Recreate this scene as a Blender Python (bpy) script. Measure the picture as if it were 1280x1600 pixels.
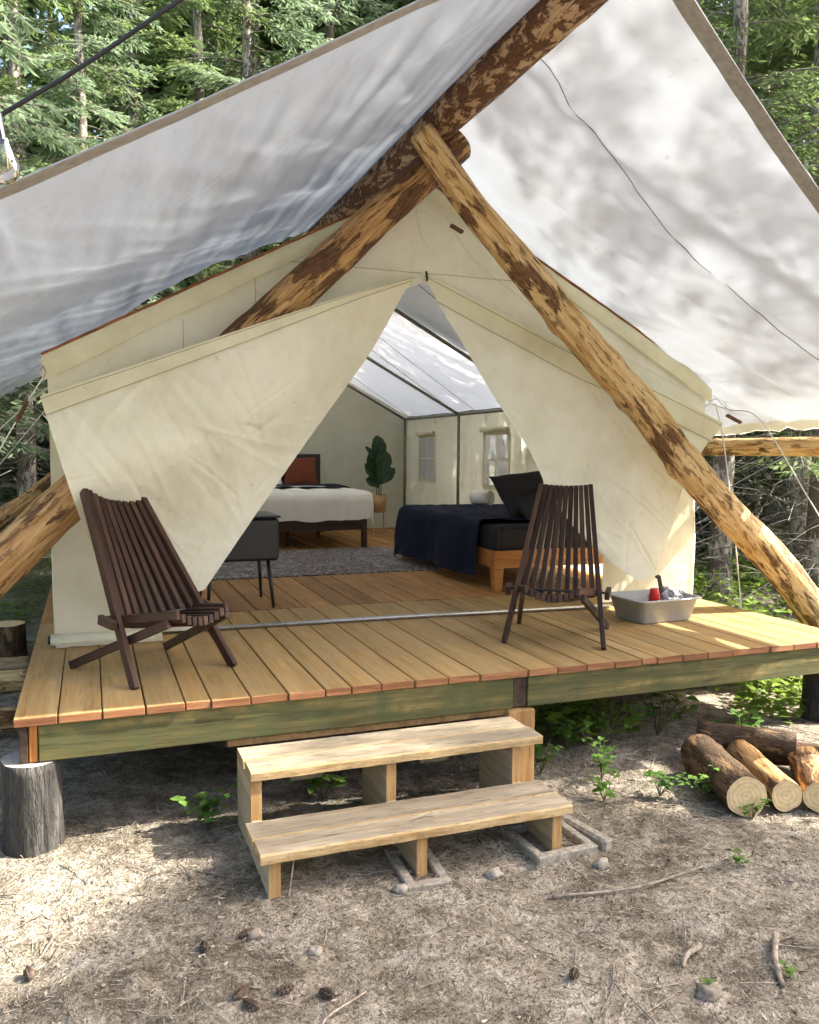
import bpy, math, random
import numpy as np
from mathutils import Vector, Matrix, noise

# ------------------------------------------------------------------ camera, sky, sun, exposure
scene = bpy.context.scene
for o in list(bpy.data.objects):
    bpy.data.objects.remove(o)
COL = scene.collection

cam_data = bpy.data.cameras.new("camera")
cam = bpy.data.objects.new("camera", cam_data)
COL.objects.link(cam)
cam_data.sensor_fit = 'HORIZONTAL'
cam_data.sensor_width = 36.0
cam_data.lens = 36.0 * 1321.2 / 1280.0
cam_data.clip_start = 0.05
cam_data.clip_end = 400
cam.matrix_world = Matrix(((0.9358, 0.0197, -0.3521, 0.3464),
                           (-0.3526, 0.0701, -0.9332, -4.0457),
                           (0.0063, 0.9973, 0.0725, 1.8200),
                           (0, 0, 0, 1)))
scene.camera = cam

SUN = Vector((1.10, -0.30, 1.05)).normalized()      # towards the sun
world = bpy.data.worlds.new("World")
scene.world = world
world.use_nodes = True
wn = world.node_tree
for n_ in list(wn.nodes):
    wn.nodes.remove(n_)
sky = wn.nodes.new('ShaderNodeTexSky')
sky.sky_type = 'NISHITA'
sky.sun_disc = False
sky.sun_elevation = math.asin(SUN.z)
sky.sun_rotation = math.atan2(SUN.x, SUN.y)
sky.air_density = 0.75
sky.dust_density = 4.0
sky.ozone_density = 0.4
bg = wn.nodes.new('ShaderNodeBackground')
bg.inputs[1].default_value = 0.15
wo = wn.nodes.new('ShaderNodeOutputWorld')
wn.links.new(sky.outputs[0], bg.inputs[0])
wn.links.new(bg.outputs[0], wo.inputs[0])

sun_data = bpy.data.lights.new("sun", 'SUN')
sun_data.energy = 3.9
sun_data.angle = math.radians(0.5)
sun_data.color = (1.0, 0.95, 0.86)
sun = bpy.data.objects.new("sun", sun_data)
COL.objects.link(sun)
sun.rotation_euler = (-SUN).to_track_quat('-Z', 'Y').to_euler()
sun.location = (20, -6, 22)

scene.view_settings.view_transform = 'Standard'
scene.view_settings.look = 'None'
scene.view_settings.gamma = 1.0
scene.view_settings.exposure = 2.3
scene.render.engine = 'CYCLES'
scene.cycles.use_denoising = True
scene.cycles.max_bounces = 6
scene.cycles.use_adaptive_sampling = True
scene.cycles.adaptive_threshold = 0.025
scene.cycles.diffuse_bounces = 4
scene.cycles.transmission_bounces = 4
scene.cycles.transparent_max_bounces = 8
scene.cycles.sample_clamp_indirect = 8

rnd = random.Random(7)
npr = np.random.default_rng(7)
DZ = 0.62          # top of the deck

# ------------------------------------------------------------------ helpers
def pn(x, y=0.0, z=0.0):
    return noise.noise(Vector((x, y, z)))

def tag(o, label=None, cat=None, group=None, kind=None):
    if label: o['label'] = label
    if cat: o['category'] = cat
    if group: o['group'] = group
    if kind: o['kind'] = kind
    return o

def empty(name, loc, label, cat, group=None, rotz=0.0):
    o = bpy.data.objects.new(name, None)
    o.empty_display_size = 0.1
    COL.objects.link(o)
    o.location = loc
    o.rotation_euler = (0, 0, rotz)
    return tag(o, label, cat, group)

def link(name, me, parent=None, loc=None, world_coords=True):
    o = bpy.data.objects.new(name, me)
    COL.objects.link(o)
    if loc is not None:
        o.location = loc
    if parent is not None:
        o.parent = parent
        if world_coords:
            # geometry was given in world space: undo the parent's transform
            m = Matrix.LocRotScale(parent.location, parent.rotation_euler, parent.scale)
            if parent.parent is not None:
                pp = parent.parent
                m = Matrix.LocRotScale(pp.location, pp.rotation_euler, pp.scale) @ PINV.get(parent.name, Matrix()) @ m
            PINV[o.name] = m.inverted()
            o.matrix_parent_inverse = m.inverted()
    return o
PINV = {}

def mesh(name, V, F, mats, smooth=False, fm=None):
    me = bpy.data.meshes.new(name)
    if isinstance(F, np.ndarray):
        V = np.asarray(V, dtype=np.float32)
        k = F.shape[1]
        me.vertices.add(len(V))
        me.vertices.foreach_set('co', V.ravel())
        me.loops.add(F.size)
        me.loops.foreach_set('vertex_index', F.astype(np.int32).ravel())
        me.polygons.add(len(F))
        me.polygons.foreach_set('loop_start', np.arange(0, F.size, k, dtype=np.int32))
        me.polygons.foreach_set('loop_total', np.full(len(F), k, dtype=np.int32))
        me.update(calc_edges=True)
    else:
        me.from_pydata([tuple(v) for v in V], [], [tuple(f) for f in F])
        me.update()
    for m in (mats if isinstance(mats, (list, tuple)) else [mats]):
        me.materials.append(m)
    if smooth:
        me.polygons.foreach_set('use_smooth', np.ones(len(me.polygons), dtype=bool))
    if fm is not None:
        me.polygons.foreach_set('material_index', np.asarray(fm, dtype=np.int32))
    return me

class MB:
    """collects boxes, bars and tubes for ONE part"""
    def __init__(s): s.V = []; s.F = []; s.M = []
    def add(s, V, F, m=0):
        b = len(s.V); s.V += [Vector(v) for v in V]
        s.F += [tuple(i + b for i in f) for f in F]; s.M += [m] * len(F)
        return s
    def box(s, c, d, rot=None, ch=0.0, m=0):
        c = Vector(c); hx, hy, hz = d[0] / 2, d[1] / 2, d[2] / 2
        if ch <= 0:
            P = [Vector((sx * hx, sy * hy, sz * hz)) for sz in (-1, 1) for sy in (-1, 1) for sx in (-1, 1)]
            F = [(0, 2, 3, 1), (4, 5, 7, 6), (0, 1, 5, 4), (2, 6, 7, 3), (0, 4, 6, 2), (1, 3, 7, 5)]
        else:
            P = []; 
            for sz in (-1, 1):
                for k, (ax, ay) in enumerate(((hx - ch, hy - ch), )):
                    P += [Vector((-ax, -ay, sz * hz)), Vector((ax, -ay, sz * hz)), Vector((ax, ay, sz * hz)), Vector((-ax, ay, sz * hz))]
            for sz in (-1, 1):
                z = sz * (hz - ch)
                P += [Vector((-hx + ch, -hy, z)), Vector((hx - ch, -hy, z)), Vector((hx, -hy + ch, z)), Vector((hx, hy - ch, z)),
                      Vector((hx - ch, hy, z)), Vector((-hx + ch, hy, z)), Vector((-hx, hy - ch, z)), Vector((-hx, -hy + ch, z))]
            b0, t0 = 8, 16
            F = [(3, 2, 1, 0), (4, 5, 6, 7)]
            for k in range(8):
                F.append((b0 + k, b0 + (k + 1) % 8, t0 + (k + 1) % 8, t0 + k))
            for base, ring, flip in ((0, b0, 0), (4, t0, 1)):
                q = [(base, base + 1, ring + 1, ring), (base + 1, ring + 2, ring + 1), (base + 1, base + 2, ring + 3, ring + 2), (base + 2, ring + 4, ring + 3),
                     (base + 2, base + 3, ring + 5, ring + 4), (base + 3, ring + 6, ring + 5), (base + 3, base, ring + 7, ring + 6), (base, ring, ring + 7)]
                F += [tuple(reversed(f)) if flip else f for f in q]
        if rot is not None:
            P = [rot @ p for p in P]
        return s.add([p + c for p in P], F, m)
    def bar(s, a, b, w, t, up=(0, 0, 1), ch=0.0, m=0):
        """box of section w (sideways) x t (along up) from a to b"""
        a, b = Vector(a), Vector(b); y = (b - a); L = y.length; y.normalize()
        x = y.cross(Vector(up)).normalized(); z = x.cross(y)
        R = Matrix((x, y, z)).transposed()
        return s.box((a + b) / 2, (w, L, t), R, ch, m)
    def tube(s, pts, r, n=8, cap=True, m=0):
        pts = [Vector(p) for p in pts]
        rr = r if isinstance(r, (list, tuple)) else [r] * len(pts)
        V = []; F = []
        ref = None
        for i, p in enumerate(pts):
            d = (pts[min(i + 1, len(pts) - 1)] - pts[max(i - 1, 0)]).normalized()
            if ref is None:
                ref = d.orthogonal().normalized()
            ref = (ref - d * ref.dot(d)).normalized(); e = d.cross(ref)
            for k in range(n):
                a = 2 * math.pi * k / n
                V.append(p + (ref * math.cos(a) + e * math.sin(a)) * rr[i])
        for i in range(len(pts) - 1):
            for k in range(n):
                F.append((i * n + k, i * n + (k + 1) % n, (i + 1) * n + (k + 1) % n, (i + 1) * n + k))
        if cap:
            F.append(tuple(reversed(range(n)))); F.append(tuple((len(pts) - 1) * n + k for k in range(n)))
        return s.add(V, F, m)
    def build(s, name, mats, parent=None, smooth=False, loc=None, world_coords=True):
        V = s.V
        if loc is not None:
            l = Vector(loc); V = [v - l for v in V]
        me = mesh(name, V, s.F, mats, smooth, s.M)
        return link(name, me, parent, loc, world_coords)

def smooth_curve(pts, n):
    """Catmull-Rom through pts, n samples"""
    P = [np.array(p, float) for p in pts]
    P = [2 * P[0] - P[1]] + P + [2 * P[-1] - P[-2]]
    out = []
    k = len(P) - 3
    for i in range(n):
        t = i / (n - 1) * k; j = min(int(t), k - 1); u = t - j
        a, b, c, d = P[j:j + 4]
        out.append(0.5 * ((2 * b) + (c - a) * u + (2 * a - 5 * b + 4 * c - d) * u * u + (3 * b - a - 3 * c + d) * u ** 3))
    return np.array(out)

def grid_faces(nu, nv):
    i, j = np.meshgrid(np.arange(nu - 1), np.arange(nv - 1), indexing='ij')
    a = i * nv + j
    return np.stack([a, a + nv, a + nv + 1, a + 1], -1).reshape(-1, 4)

def creases(V, ax, push, n, seed, amp=0.005, width=0.010, lmin=0.15, lmax=0.9, angles=None):
    """press long straight wrinkles into cloth: V (n,3); ax = the two in-plane axes; push = axis displaced"""
    g = np.random.default_rng(seed)
    P = V[:, list(ax)]; lo, hi = P.min(0), P.max(0); d = np.zeros(len(V))
    for _ in range(n):
        c = lo + (hi - lo) * g.random(2); L = g.uniform(lmin, lmax) * (0.5 + g.random())
        a = g.choice(angles) + g.normal(0, 0.22) if angles is not None else g.random() * np.pi
        u = np.array([np.cos(a), np.sin(a)]); w = np.array([-u[1], u[0]])
        q = P - c; t = q @ u / (L / 2); bend = g.uniform(-0.06, 0.06) * L
        r = q @ w - bend * (1 - t * t)
        k = width * g.uniform(0.7, 2.2)
        f = np.exp(-np.abs(r) / k) - 0.45 * np.exp(-((np.abs(r) - 2.2 * k) / (1.6 * k)) ** 2)
        d += g.choice([-1, 1]) * amp * g.uniform(0.3, 1.0) * f * np.clip(1 - t * t, 0, 1) ** 0.7
    V = V.copy(); V[:, push] += d
    return V

def sheet(name, fn, nu, nv, mat, parent=None, smooth=True, crease=None):
    V = np.array([fn(i / (nu - 1), j / (nv - 1)) for i in range(nu) for j in range(nv)])
    if crease:
        V = creases(V, **crease)
    me = mesh(name, V, grid_faces(nu, nv), mat, smooth)
    return link(name, me, parent)

# ------------------------------------------------------------------ materials
def new_mat(name):
    m = bpy.data.materials.new(name); m.use_nodes = True
    nt = m.node_tree
    for n_ in list(nt.nodes): nt.nodes.remove(n_)
    return m, nt

def nd(nt, t, inp=None, **at):
    n_ = nt.nodes.new(t)
    for k, v in at.items(): setattr(n_, k, v)
    for k, v in (inp or {}).items():
        s = n_.inputs[k]
        if isinstance(v, bpy.types.NodeSocket): nt.links.new(v, s)
        else:
            try: s.default_value = v
            except Exception: s.default_value = (*v, 1.0)
    return n_

def ramp(nt, fac, stops, interp='LINEAR'):
    r = nt.nodes.new('ShaderNodeValToRGB'); r.color_ramp.interpolation = interp
    e = r.color_ramp.elements
    while len(e) < len(stops): e.new(0.5)
    for el, (p, c) in zip(e, stops):
        el.position = p; el.color = (*c, 1) if isinstance(c, (tuple, list)) else (c, c, c, 1)
    nt.links.new(fac, r.inputs[0])
    return r.outputs[0]

def coords(nt, scale=(1, 1, 1), rnd_off=True, kind='Object'):
    tc = nd(nt, 'ShaderNodeTexCoord')
    v = tc.outputs[kind]
    if rnd_off:
        oi = nd(nt, 'ShaderNodeObjectInfo')
        ad = nd(nt, 'ShaderNodeVectorMath', {0: v}, operation='ADD')
        mu = nd(nt, 'ShaderNodeMath', {0: oi.outputs['Random'], 1: 37.0}, operation='MULTIPLY')
        nt.links.new(mu.outputs[0], ad.inputs[1]); v = ad.outputs[0]
    mp = nd(nt, 'ShaderNodeMapping', {0: v}); mp.inputs['Scale'].default_value = scale
    return mp.outputs[0]

def nz(nt, vec, scale, detail=4, rough=0.55, dist=0.0):
    return nd(nt, 'ShaderNodeTexNoise', {'Vector': vec, 'Scale': scale, 'Detail': detail, 'Roughness': rough, 'Distortion': dist}).outputs['Fac']

def mix(nt, fac, a, b, mode='MIX'):
    n_ = nd(nt, 'ShaderNodeMix', data_type='RGBA', blend_type=mode)
    for s, v in ((n_.inputs[0], fac), (n_.inputs[6], a), (n_.inputs[7], b)):
        if isinstance(v, bpy.types.NodeSocket): nt.links.new(v, s)
        elif isinstance(v, (tuple, list)): s.default_value = (*v, 1)
        else: s.default_value = v
    return n_.outputs[2]

def math_(nt, op, a, b=0.0, clamp=False):
    n_ = nd(nt, 'ShaderNodeMath', operation=op, use_clamp=clamp)
    for s, v in ((n_.inputs[0], a), (n_.inputs[1], b)):
        if isinstance(v, bpy.types.NodeSocket): nt.links.new(v, s)
        else: s.default_value = v
    return n_.outputs[0]

def bump(nt, h, strength=0.3, dist=0.01, normal=None):
    b = nd(nt, 'ShaderNodeBump', {'Height': h, 'Strength': strength, 'Distance': dist})
    if normal is not None: nt.links.new(normal, b.inputs['Normal'])
    return b.outputs[0]

def finish(nt, col, rough=0.7, normal=None, spec=0.3, metal=0.0, trans=0.0, tcol=None, **kw):
    p = nd(nt, 'ShaderNodeBsdfPrincipled', {'Roughness': rough, 'Metallic': metal, 'Specular IOR Level': spec})
    if isinstance(col, bpy.types.NodeSocket): nt.links.new(col, p.inputs['Base Color'])
    else: p.inputs['Base Color'].default_value = (*col, 1)
    if isinstance(rough, bpy.types.NodeSocket): nt.links.new(rough, p.inputs['Roughness'])
    for k, v in kw.items(): p.inputs[k].default_value = v
    if normal is not None: nt.links.new(normal, p.inputs['Normal'])
    out = nd(nt, 'ShaderNodeOutputMaterial')
    sh = p.outputs[0]
    if trans > 0:
        t = nd(nt, 'ShaderNodeBsdfTranslucent')
        c = tcol if tcol is not None else col
        if isinstance(c, bpy.types.NodeSocket): nt.links.new(c, t.inputs[0])
        else: t.inputs[0].default_value = (*c, 1)
        if normal is not None: nt.links.new(normal, t.inputs['Normal'])
        mx = nd(nt, 'ShaderNodeMixShader', {0: trans, 1: sh, 2: t.outputs[0]}); sh = mx.outputs[0]
    nt.links.new(sh, out.inputs[0])

def plain(name, col, rough=0.6, spec=0.3, metal=0.0, nscale=30.0, var=0.15, bmp=0.05, trans=0.0, **kw):
    m, nt = new_mat(name)
    v = coords(nt)
    n1 = nz(nt, v, nscale, 2)
    c2 = tuple(max(0, c * (1 - var)) for c in col); c3 = tuple(min(1, c * (1 + var)) for c in col)
    c = ramp(nt, n1, [(0.3, c2), (0.7, c3)])
    finish(nt, c, rough, bump(nt, n1, bmp, 0.01), spec, metal, trans, **kw)
    return m

def wood(name, dark, mid, light, axis='Y', grain=1.0, rough=0.7, bmp=0.25, weather=None, wsc=2.0, tint=0.35, knots=True, st=0.06, lines=0.45):
    m, nt = new_mat(name)
    sc = {'X': (st, 1, 1), 'Y': (1, st, 1), 'Z': (1, 1, st)}[axis]
    v = coords(nt, sc)
    vf = coords(nt)
    n1 = nz(nt, v, 26 * grain, 3, 0.6, 0.6)
    n2 = nz(nt, v, 7 * grain, 1, 0.5, 1.2)
    n3 = nz(nt, v, 90 * grain, 1, 0.5)
    f = math_(nt, 'ADD', math_(nt, 'MULTIPLY', n1, 0.5), math_(nt, 'MULTIPLY', n2, 0.5))
    c = ramp(nt, f, [(0.33, dark), (0.5, mid), (0.66, light)])
    if weather is not None:
        w = nz(nt, vf, wsc, 3, 0.65, 0.4)
        c = mix(nt, ramp(nt, w, [(0.35, 0.0), (0.65, 0.85)]), c, weather)
    # fine dark grain lines
    c = mix(nt, ramp(nt, n3, [(0.26, lines), (0.40, 0.0)]), c, tuple(x * 0.5 for x in dark))
    if knots:
        vk = coords(nt, {'X': (1.2, 5, 5), 'Y': (5, 1.2, 5), 'Z': (5, 5, 1.2)}[axis])
        vo = nd(nt, 'ShaderNodeTexVoronoi', {'Vector': vk, 'Scale': 1.0})
        c = mix(nt, ramp(nt, vo.outputs['Distance'], [(0.06, 0.85), (0.13, 0.0)]), c, tuple(x * 0.55 for x in dark))
    oi = nd(nt, 'ShaderNodeObjectInfo')
    hs = nd(nt, 'ShaderNodeHueSaturation', {'Color': c})
    vmap = nd(nt, 'ShaderNodeMapRange', {0: oi.outputs['Random'], 3: 1 - tint, 4: 1 + tint})
    nt.links.new(vmap.outputs[0], hs.inputs['Value'])
    finish(nt, hs.outputs[0], rough, bump(nt, n1, bmp, 0.005), 0.25)
    return m

def flat2(nt, v):
    """two in-plane coordinates good for cloth facing any way"""
    sp = nd(nt, 'ShaderNodeSeparateXYZ', {0: v})
    a = math_(nt, 'ADD', sp.outputs[0], math_(nt, 'MULTIPLY', sp.outputs[1], 0.62))
    b = math_(nt, 'ADD', sp.outputs[2], math_(nt, 'MULTIPLY', sp.outputs[1], 0.80))
    return nd(nt, 'ShaderNodeCombineXYZ', {0: a, 1: b}).outputs[0]

def canvas(name, col, stain, trans=0.3, crease=0.35, stain_amt=0.5, csc=3.0, stretch=(1, 1, 1), dist=0.03):
    m, nt = new_mat(name)
    v = coords(nt, stretch, rnd_off=False)
    w = nd(nt, 'ShaderNodeTexNoise', {'Vector': v, 'Scale': 1.6, 'Detail': 1.0})
    wv = nd(nt, 'ShaderNodeVectorMath', {0: v}, operation='ADD')
    sc_ = nd(nt, 'ShaderNodeVectorMath', {0: w.outputs['Color'], 'Scale': 0.08}, operation='SCALE')
    nt.links.new(sc_.outputs[0], wv.inputs[1])
    f2 = flat2(nt, wv.outputs[0])
    # soft facets only; the sharp wrinkles are in the cloth's own shape
    vo = nd(nt, 'ShaderNodeTexVoronoi', {'Vector': f2, 'Scale': csc}, voronoi_dimensions='2D', feature='F1')
    h = math_(nt, 'MULTIPLY', vo.outputs['Distance'], 0.22)
    s1 = nz(nt, v, 2.2, 4, 0.65)
    h2 = math_(nt, 'ADD', h, math_(nt, 'MULTIPLY', nz(nt, v, 7.0, 2), 0.45))
    s2 = nz(nt, v, 16.0, 2, 0.7)
    c = mix(nt, math_(nt, 'MULTIPLY', ramp(nt, s1, [(0.42, 0.0), (0.72, 1.0)]), stain_amt), col, stain)
    c = mix(nt, ramp(nt, s2, [(0.68, 0.0), (0.80, 0.28)]), c, tuple(x * 0.35 for x in stain))
    finish(nt, c, 0.85, bump(nt, h2, crease, dist), 0.12, trans=trans)
    return m

def log_mat(name, wood_cols, bark_cols, thr=0.52, sc=(15, 15, 3.2), soft=0.012, big_w=0.45):
    """peeled log: bare wood with bark left on in long patches (local Z is the log's axis)"""
    m, nt = new_mat(name)
    v = coords(nt, sc); vg = coords(nt, (22, 22, 1.6)); vf = coords(nt)
    g = nz(nt, vg, 1.6, 4, 0.7, 0.3)
    wc = ramp(nt, g, [(0.30, wood_cols[0]), (0.47, wood_cols[1]), (0.66, wood_cols[2])])
    big = nz(nt, vf, 2.1, 1)
    n1 = nz(nt, v, 1.0, 5, 0.66, 0.35)
    fac = math_(nt, 'ADD', math_(nt, 'MULTIPLY', n1, 1 - big_w), math_(nt, 'MULTIPLY', big, big_w))
    bk = ramp(nt, fac, [(thr - soft, 0.0), (thr + soft, 1.0)])
    bn = nz(nt, v, 5.0, 3, 0.75)
    bc = ramp(nt, bn, [(0.32, bark_cols[0]), (0.62, bark_cols[1])])
    fl_ = ramp(nt, nz(nt, coords(nt, (34, 34, 7)), 1.0, 3, 0.6, 0.5), [(0.56, 0.0), (0.60, 0.8)])
    wc = mix(nt, fl_, wc, bark_cols[1])
    c = mix(nt, bk, wc, bc)
    h = math_(nt, 'ADD', math_(nt, 'MULTIPLY', bk, 0.7), math_(nt, 'MULTIPLY', bn, 0.7))
    h = math_(nt, 'ADD', h, math_(nt, 'MULTIPLY', fl_, 0.25))
    finish(nt, c, 0.68, bump(nt, h, 0.9, 0.02), 0.25)
    return m

def endgrain(name, dark, light, sc=60.0):
    m, nt = new_mat(name)
    v = coords(nt, rnd_off=False)
    nzv = nd(nt, 'ShaderNodeTexNoise', {'Vector': v, 'Scale': 9.0, 'Detail': 3.0})
    sp = nd(nt, 'ShaderNodeSeparateXYZ', {0: v})
    cm = nd(nt, 'ShaderNodeCombineXYZ', {0: sp.outputs[0], 1: sp.outputs[1]})
    ln = nd(nt, 'ShaderNodeVectorMath', {0: cm.outputs[0]}, operation='LENGTH')
    d = math_(nt, 'ADD', ln.outputs['Value'], math_(nt, 'MULTIPLY', nzv.outputs['Fac'], 0.03))
    s = math_(nt, 'SINE', math_(nt, 'MULTIPLY', d, sc * 8))
    s = math_(nt, 'ADD', math_(nt, 'MULTIPLY', s, 0.09), math_(nt, 'MULTIPLY', nz(nt, v, 26.0, 3, 0.7), 0.95))
    c = ramp(nt, s, [(0.2, dark), (0.7, light)])
    finish(nt, c, 0.8, bump(nt, s, 0.15, 0.004), 0.2)
    return m

M = {}
M['canvas'] = canvas('canvas', (0.89, 0.865, 0.70), (0.68, 0.63, 0.43), 0.30, 0.6, 0.55, 4.0, dist=0.05)
M['canvas_wall'] = canvas('canvas_wall', (0.90, 0.87, 0.71), (0.72, 0.67, 0.48), 0.55, 0.5, 0.5, dist=0.05)
M['canvas_roof'] = canvas('canvas_roof', (0.90, 0.89, 0.85), (0.72, 0.70, 0.62), 0.65, 0.15, 0.35, 1.5)
M['canvas_band'] = canvas('canvas_band', (0.80, 0.77, 0.56), (0.56, 0.51, 0.31), 0.22, 0.5, 0.6, 6.0)
M['seam'] = plain('seam', (0.36, 0.31, 0.19), 0.9)
M['piping'] = plain('piping', (0.24, 0.09, 0.035), 0.8, var=0.4, nscale=12)
M['fly'] = canvas('fly', (0.45, 0.485, 0.535), (0.39, 0.395, 0.39), 0.19, 0.45, 0.55, 1.6, (1.0, 0.40, 1.0), 0.04)
M['fly_hem'] = plain('fly_hem', (0.33, 0.305, 0.27), 0.8, trans=0.15)
M['log_amber'] = log_mat('log_amber', [(0.26, 0.12, 0.04), (0.46, 0.26, 0.095), (0.62, 0.41, 0.20)], [(0.045, 0.022, 0.011), (0.19, 0.095, 0.042)], 0.545)
M['log_yellow'] = log_mat('log_yellow', [(0.36, 0.19, 0.06), (0.60, 0.39, 0.16), (0.76, 0.58, 0.32)], [(0.055, 0.025, 0.012), (0.24, 0.12, 0.05)], 0.55)
M['log_barky'] = log_mat('log_barky', [(0.42, 0.25, 0.12), (0.56, 0.37, 0.20), (0.66, 0.48, 0.30)], [(0.085, 0.038, 0.018), (0.21, 0.10, 0.045)], 0.505, (17, 17, 8), 0.006, 0.2)
M['log_grey'] = log_mat('log_grey', [(0.17, 0.10, 0.045), (0.30, 0.20, 0.10), (0.45, 0.34, 0.20)], [(0.05, 0.03, 0.016), (0.14, 0.085, 0.04)], 0.57)
M['bark'] = log_mat('bark', [(0.10, 0.06, 0.03), (0.17, 0.10, 0.05), (0.26, 0.16, 0.08)], [(0.03, 0.02, 0.012), (0.10, 0.06, 0.03)], 0.47, (22, 22, 7))
M['trunk'] = log_mat('trunk', [(0.24, 0.21, 0.17), (0.38, 0.35, 0.29), (0.54, 0.50, 0.44)], [(0.06, 0.045, 0.035), (0.17, 0.14, 0.10)], 0.52, (24, 24, 12))
M['end'] = endgrain('end', (0.50, 0.33, 0.17), (0.66, 0.48, 0.27))
M['end_dark'] = endgrain('end_dark', (0.22, 0.09, 0.03), (0.50, 0.25, 0.09))
M['end_pale'] = endgrain('end_pale', (0.50, 0.34, 0.16), (0.78, 0.60, 0.34), 34.0)
M['end_grey'] = endgrain('end_grey', (0.20, 0.18, 0.15), (0.44, 0.41, 0.35))
M['char'] = log_mat('char', [(0.055, 0.05, 0.043), (0.095, 0.088, 0.076), (0.15, 0.14, 0.122)], [(0.022, 0.02, 0.018), (0.055, 0.05, 0.045)], 0.52, (26, 26, 3.5), 0.06)
M['plank_out'] = wood('plank_out', (0.24, 0.135, 0.042), (0.37, 0.225, 0.08), (0.46, 0.315, 0.14), 'Y', weather=(0.34, 0.235, 0.105), wsc=5.0, tint=0.13, knots=False, st=0.05, lines=0.35, bmp=0.35)
M['plank_in'] = wood('plank_in', (0.22, 0.105, 0.032), (0.40, 0.20, 0.062), (0.50, 0.28, 0.10), 'Y', weather=(0.32, 0.165, 0.06), wsc=2.5, tint=0.24, knots=False)
M['plank_end'] = wood('plank_end', (0.14, 0.055, 0.025), (0.24, 0.105, 0.045), (0.35, 0.175, 0.08), 'X', tint=0.2, knots=False, grain=2.0)
M['beam'] = wood('beam', (0.035, 0.034, 0.013), (0.115, 0.095, 0.034), (0.25, 0.185, 0.066), 'X', weather=(0.062, 0.072, 0.028), wsc=7.0, tint=0.08, bmp=0.6, st=0.06, lines=0.5)
M['joist'] = wood('joist', (0.14, 0.08, 0.03), (0.26, 0.15, 0.06), (0.36, 0.22, 0.09), 'Y', tint=0.2)
M['joist_dark'] = plain('joist_dark', (0.05, 0.03, 0.02), 0.8, var=0.5)
M['joist_end'] = wood('joist_end', (0.26, 0.09, 0.02), (0.42, 0.17, 0.04), (0.55, 0.26, 0.08), 'Z', tint=0.1)
M['step'] = wood('step', (0.20, 0.15, 0.095), (0.36, 0.295, 0.20), (0.48, 0.41, 0.30), 'X', weather=(0.28, 0.235, 0.165), wsc=7.0, tint=0.12, bmp=0.9, st=0.10, lines=0.9)
M['step_edge'] = wood('step_edge', (0.26, 0.165, 0.065), (0.40, 0.275, 0.13), (0.50, 0.37, 0.195), 'X', tint=0.08, grain=1.8, bmp=0.9, knots=False, st=0.2, lines=0.8)
M['step_leg'] = wood('step_leg', (0.26, 0.14, 0.05), (0.39, 0.235, 0.095), (0.48, 0.32, 0.15), 'Z', tint=0.08, grain=1.5)
M['step_side'] = wood('step_side', (0.25, 0.19, 0.11), (0.40, 0.32, 0.20), (0.50, 0.41, 0.27), 'Y', tint=0.1)
M['chair'] = wood('chair', (0.024, 0.012, 0.008), (0.052, 0.026, 0.016), (0.088, 0.046, 0.029), 'Y', rough=0.42, bmp=0.08, tint=0.25, knots=False)
M['orange_wood'] = wood('orange_wood', (0.30, 0.11, 0.03), (0.44, 0.18, 0.05), (0.54, 0.25, 0.08), 'X', rough=0.45, bmp=0.08, tint=0.03, knots=False)
M['dark_wood'] = wood('dark_wood', (0.03, 0.015, 0.01), (0.06, 0.03, 0.02), (0.09, 0.05, 0.03), 'X', rough=0.5, bmp=0.08, tint=0.05, knots=False)
M['pipe'] = plain('pipe', (0.42, 0.41, 0.37), 0.35, 0.5, 0.85, 50, 0.2)
M['dark_pipe'] = plain('dark_pipe', (0.20, 0.18, 0.14), 0.45, 0.5, 0.7, 50, 0.3)
M['black'] = plain('black', (0.012, 0.012, 0.013), 0.35, 0.5)
M['rope'] = plain('rope', (0.72, 0.70, 0.64), 0.9, nscale=200, bmp=0.4)
M['brown_wood'] = plain('brown_wood', (0.12, 0.055, 0.03), 0.6, nscale=60, var=0.4)
M['navy'] = canvas('navy', (0.010, 0.013, 0.032), (0.012, 0.015, 0.03), 0.0, 0.35, 0.3, 5.0)
M['charcoal'] = canvas('charcoal', (0.032, 0.029, 0.031), (0.03, 0.027, 0.03), 0.0, 0.6, 0.3, 6.0)
M['duvet'] = canvas('duvet', (0.80, 0.76, 0.68), (0.68, 0.62, 0.54), 0.1, 0.5, 0.3, 5.0)
M['towel'] = plain('towel', (0.78, 0.75, 0.68), 0.95, nscale=120, bmp=0.5)
M['rust'] = plain('rust', (0.15, 0.042, 0.018), 0.9, nscale=90, bmp=0.3)
M['bronze'] = plain('bronze', (0.42, 0.25, 0.10), 0.45, 0.5, 0.35, 20)
M['leaf_dark'] = plain('leaf_dark', (0.025, 0.06, 0.022), 0.45, 0.4, nscale=14, var=0.4, trans=0.12)
M['stem'] = plain('stem', (0.10, 0.09, 0.045), 0.7)
M['tub'] = plain('tub', (0.37, 0.375, 0.35), 0.38, 0.45, nscale=6, var=0.08)
M['red'] = plain('red', (0.55, 0.018, 0.018), 0.30, 0.5, var=0.05)
M['concrete'] = plain('concrete', (0.27, 0.24, 0.19), 0.95, 0.2, nscale=45, var=0.3, bmp=0.5)
M['stone'] = plain('stone', (0.19, 0.165, 0.13), 0.9, 0.2, nscale=18, var=0.35, bmp=0.6)
M['cone'] = plain('cone', (0.085, 0.06, 0.042), 0.9, nscale=80, var=0.5)
M['stick'] = plain('stick', (0.26, 0.215, 0.165), 0.9, nscale=40, var=0.45, bmp=0.4)

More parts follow.
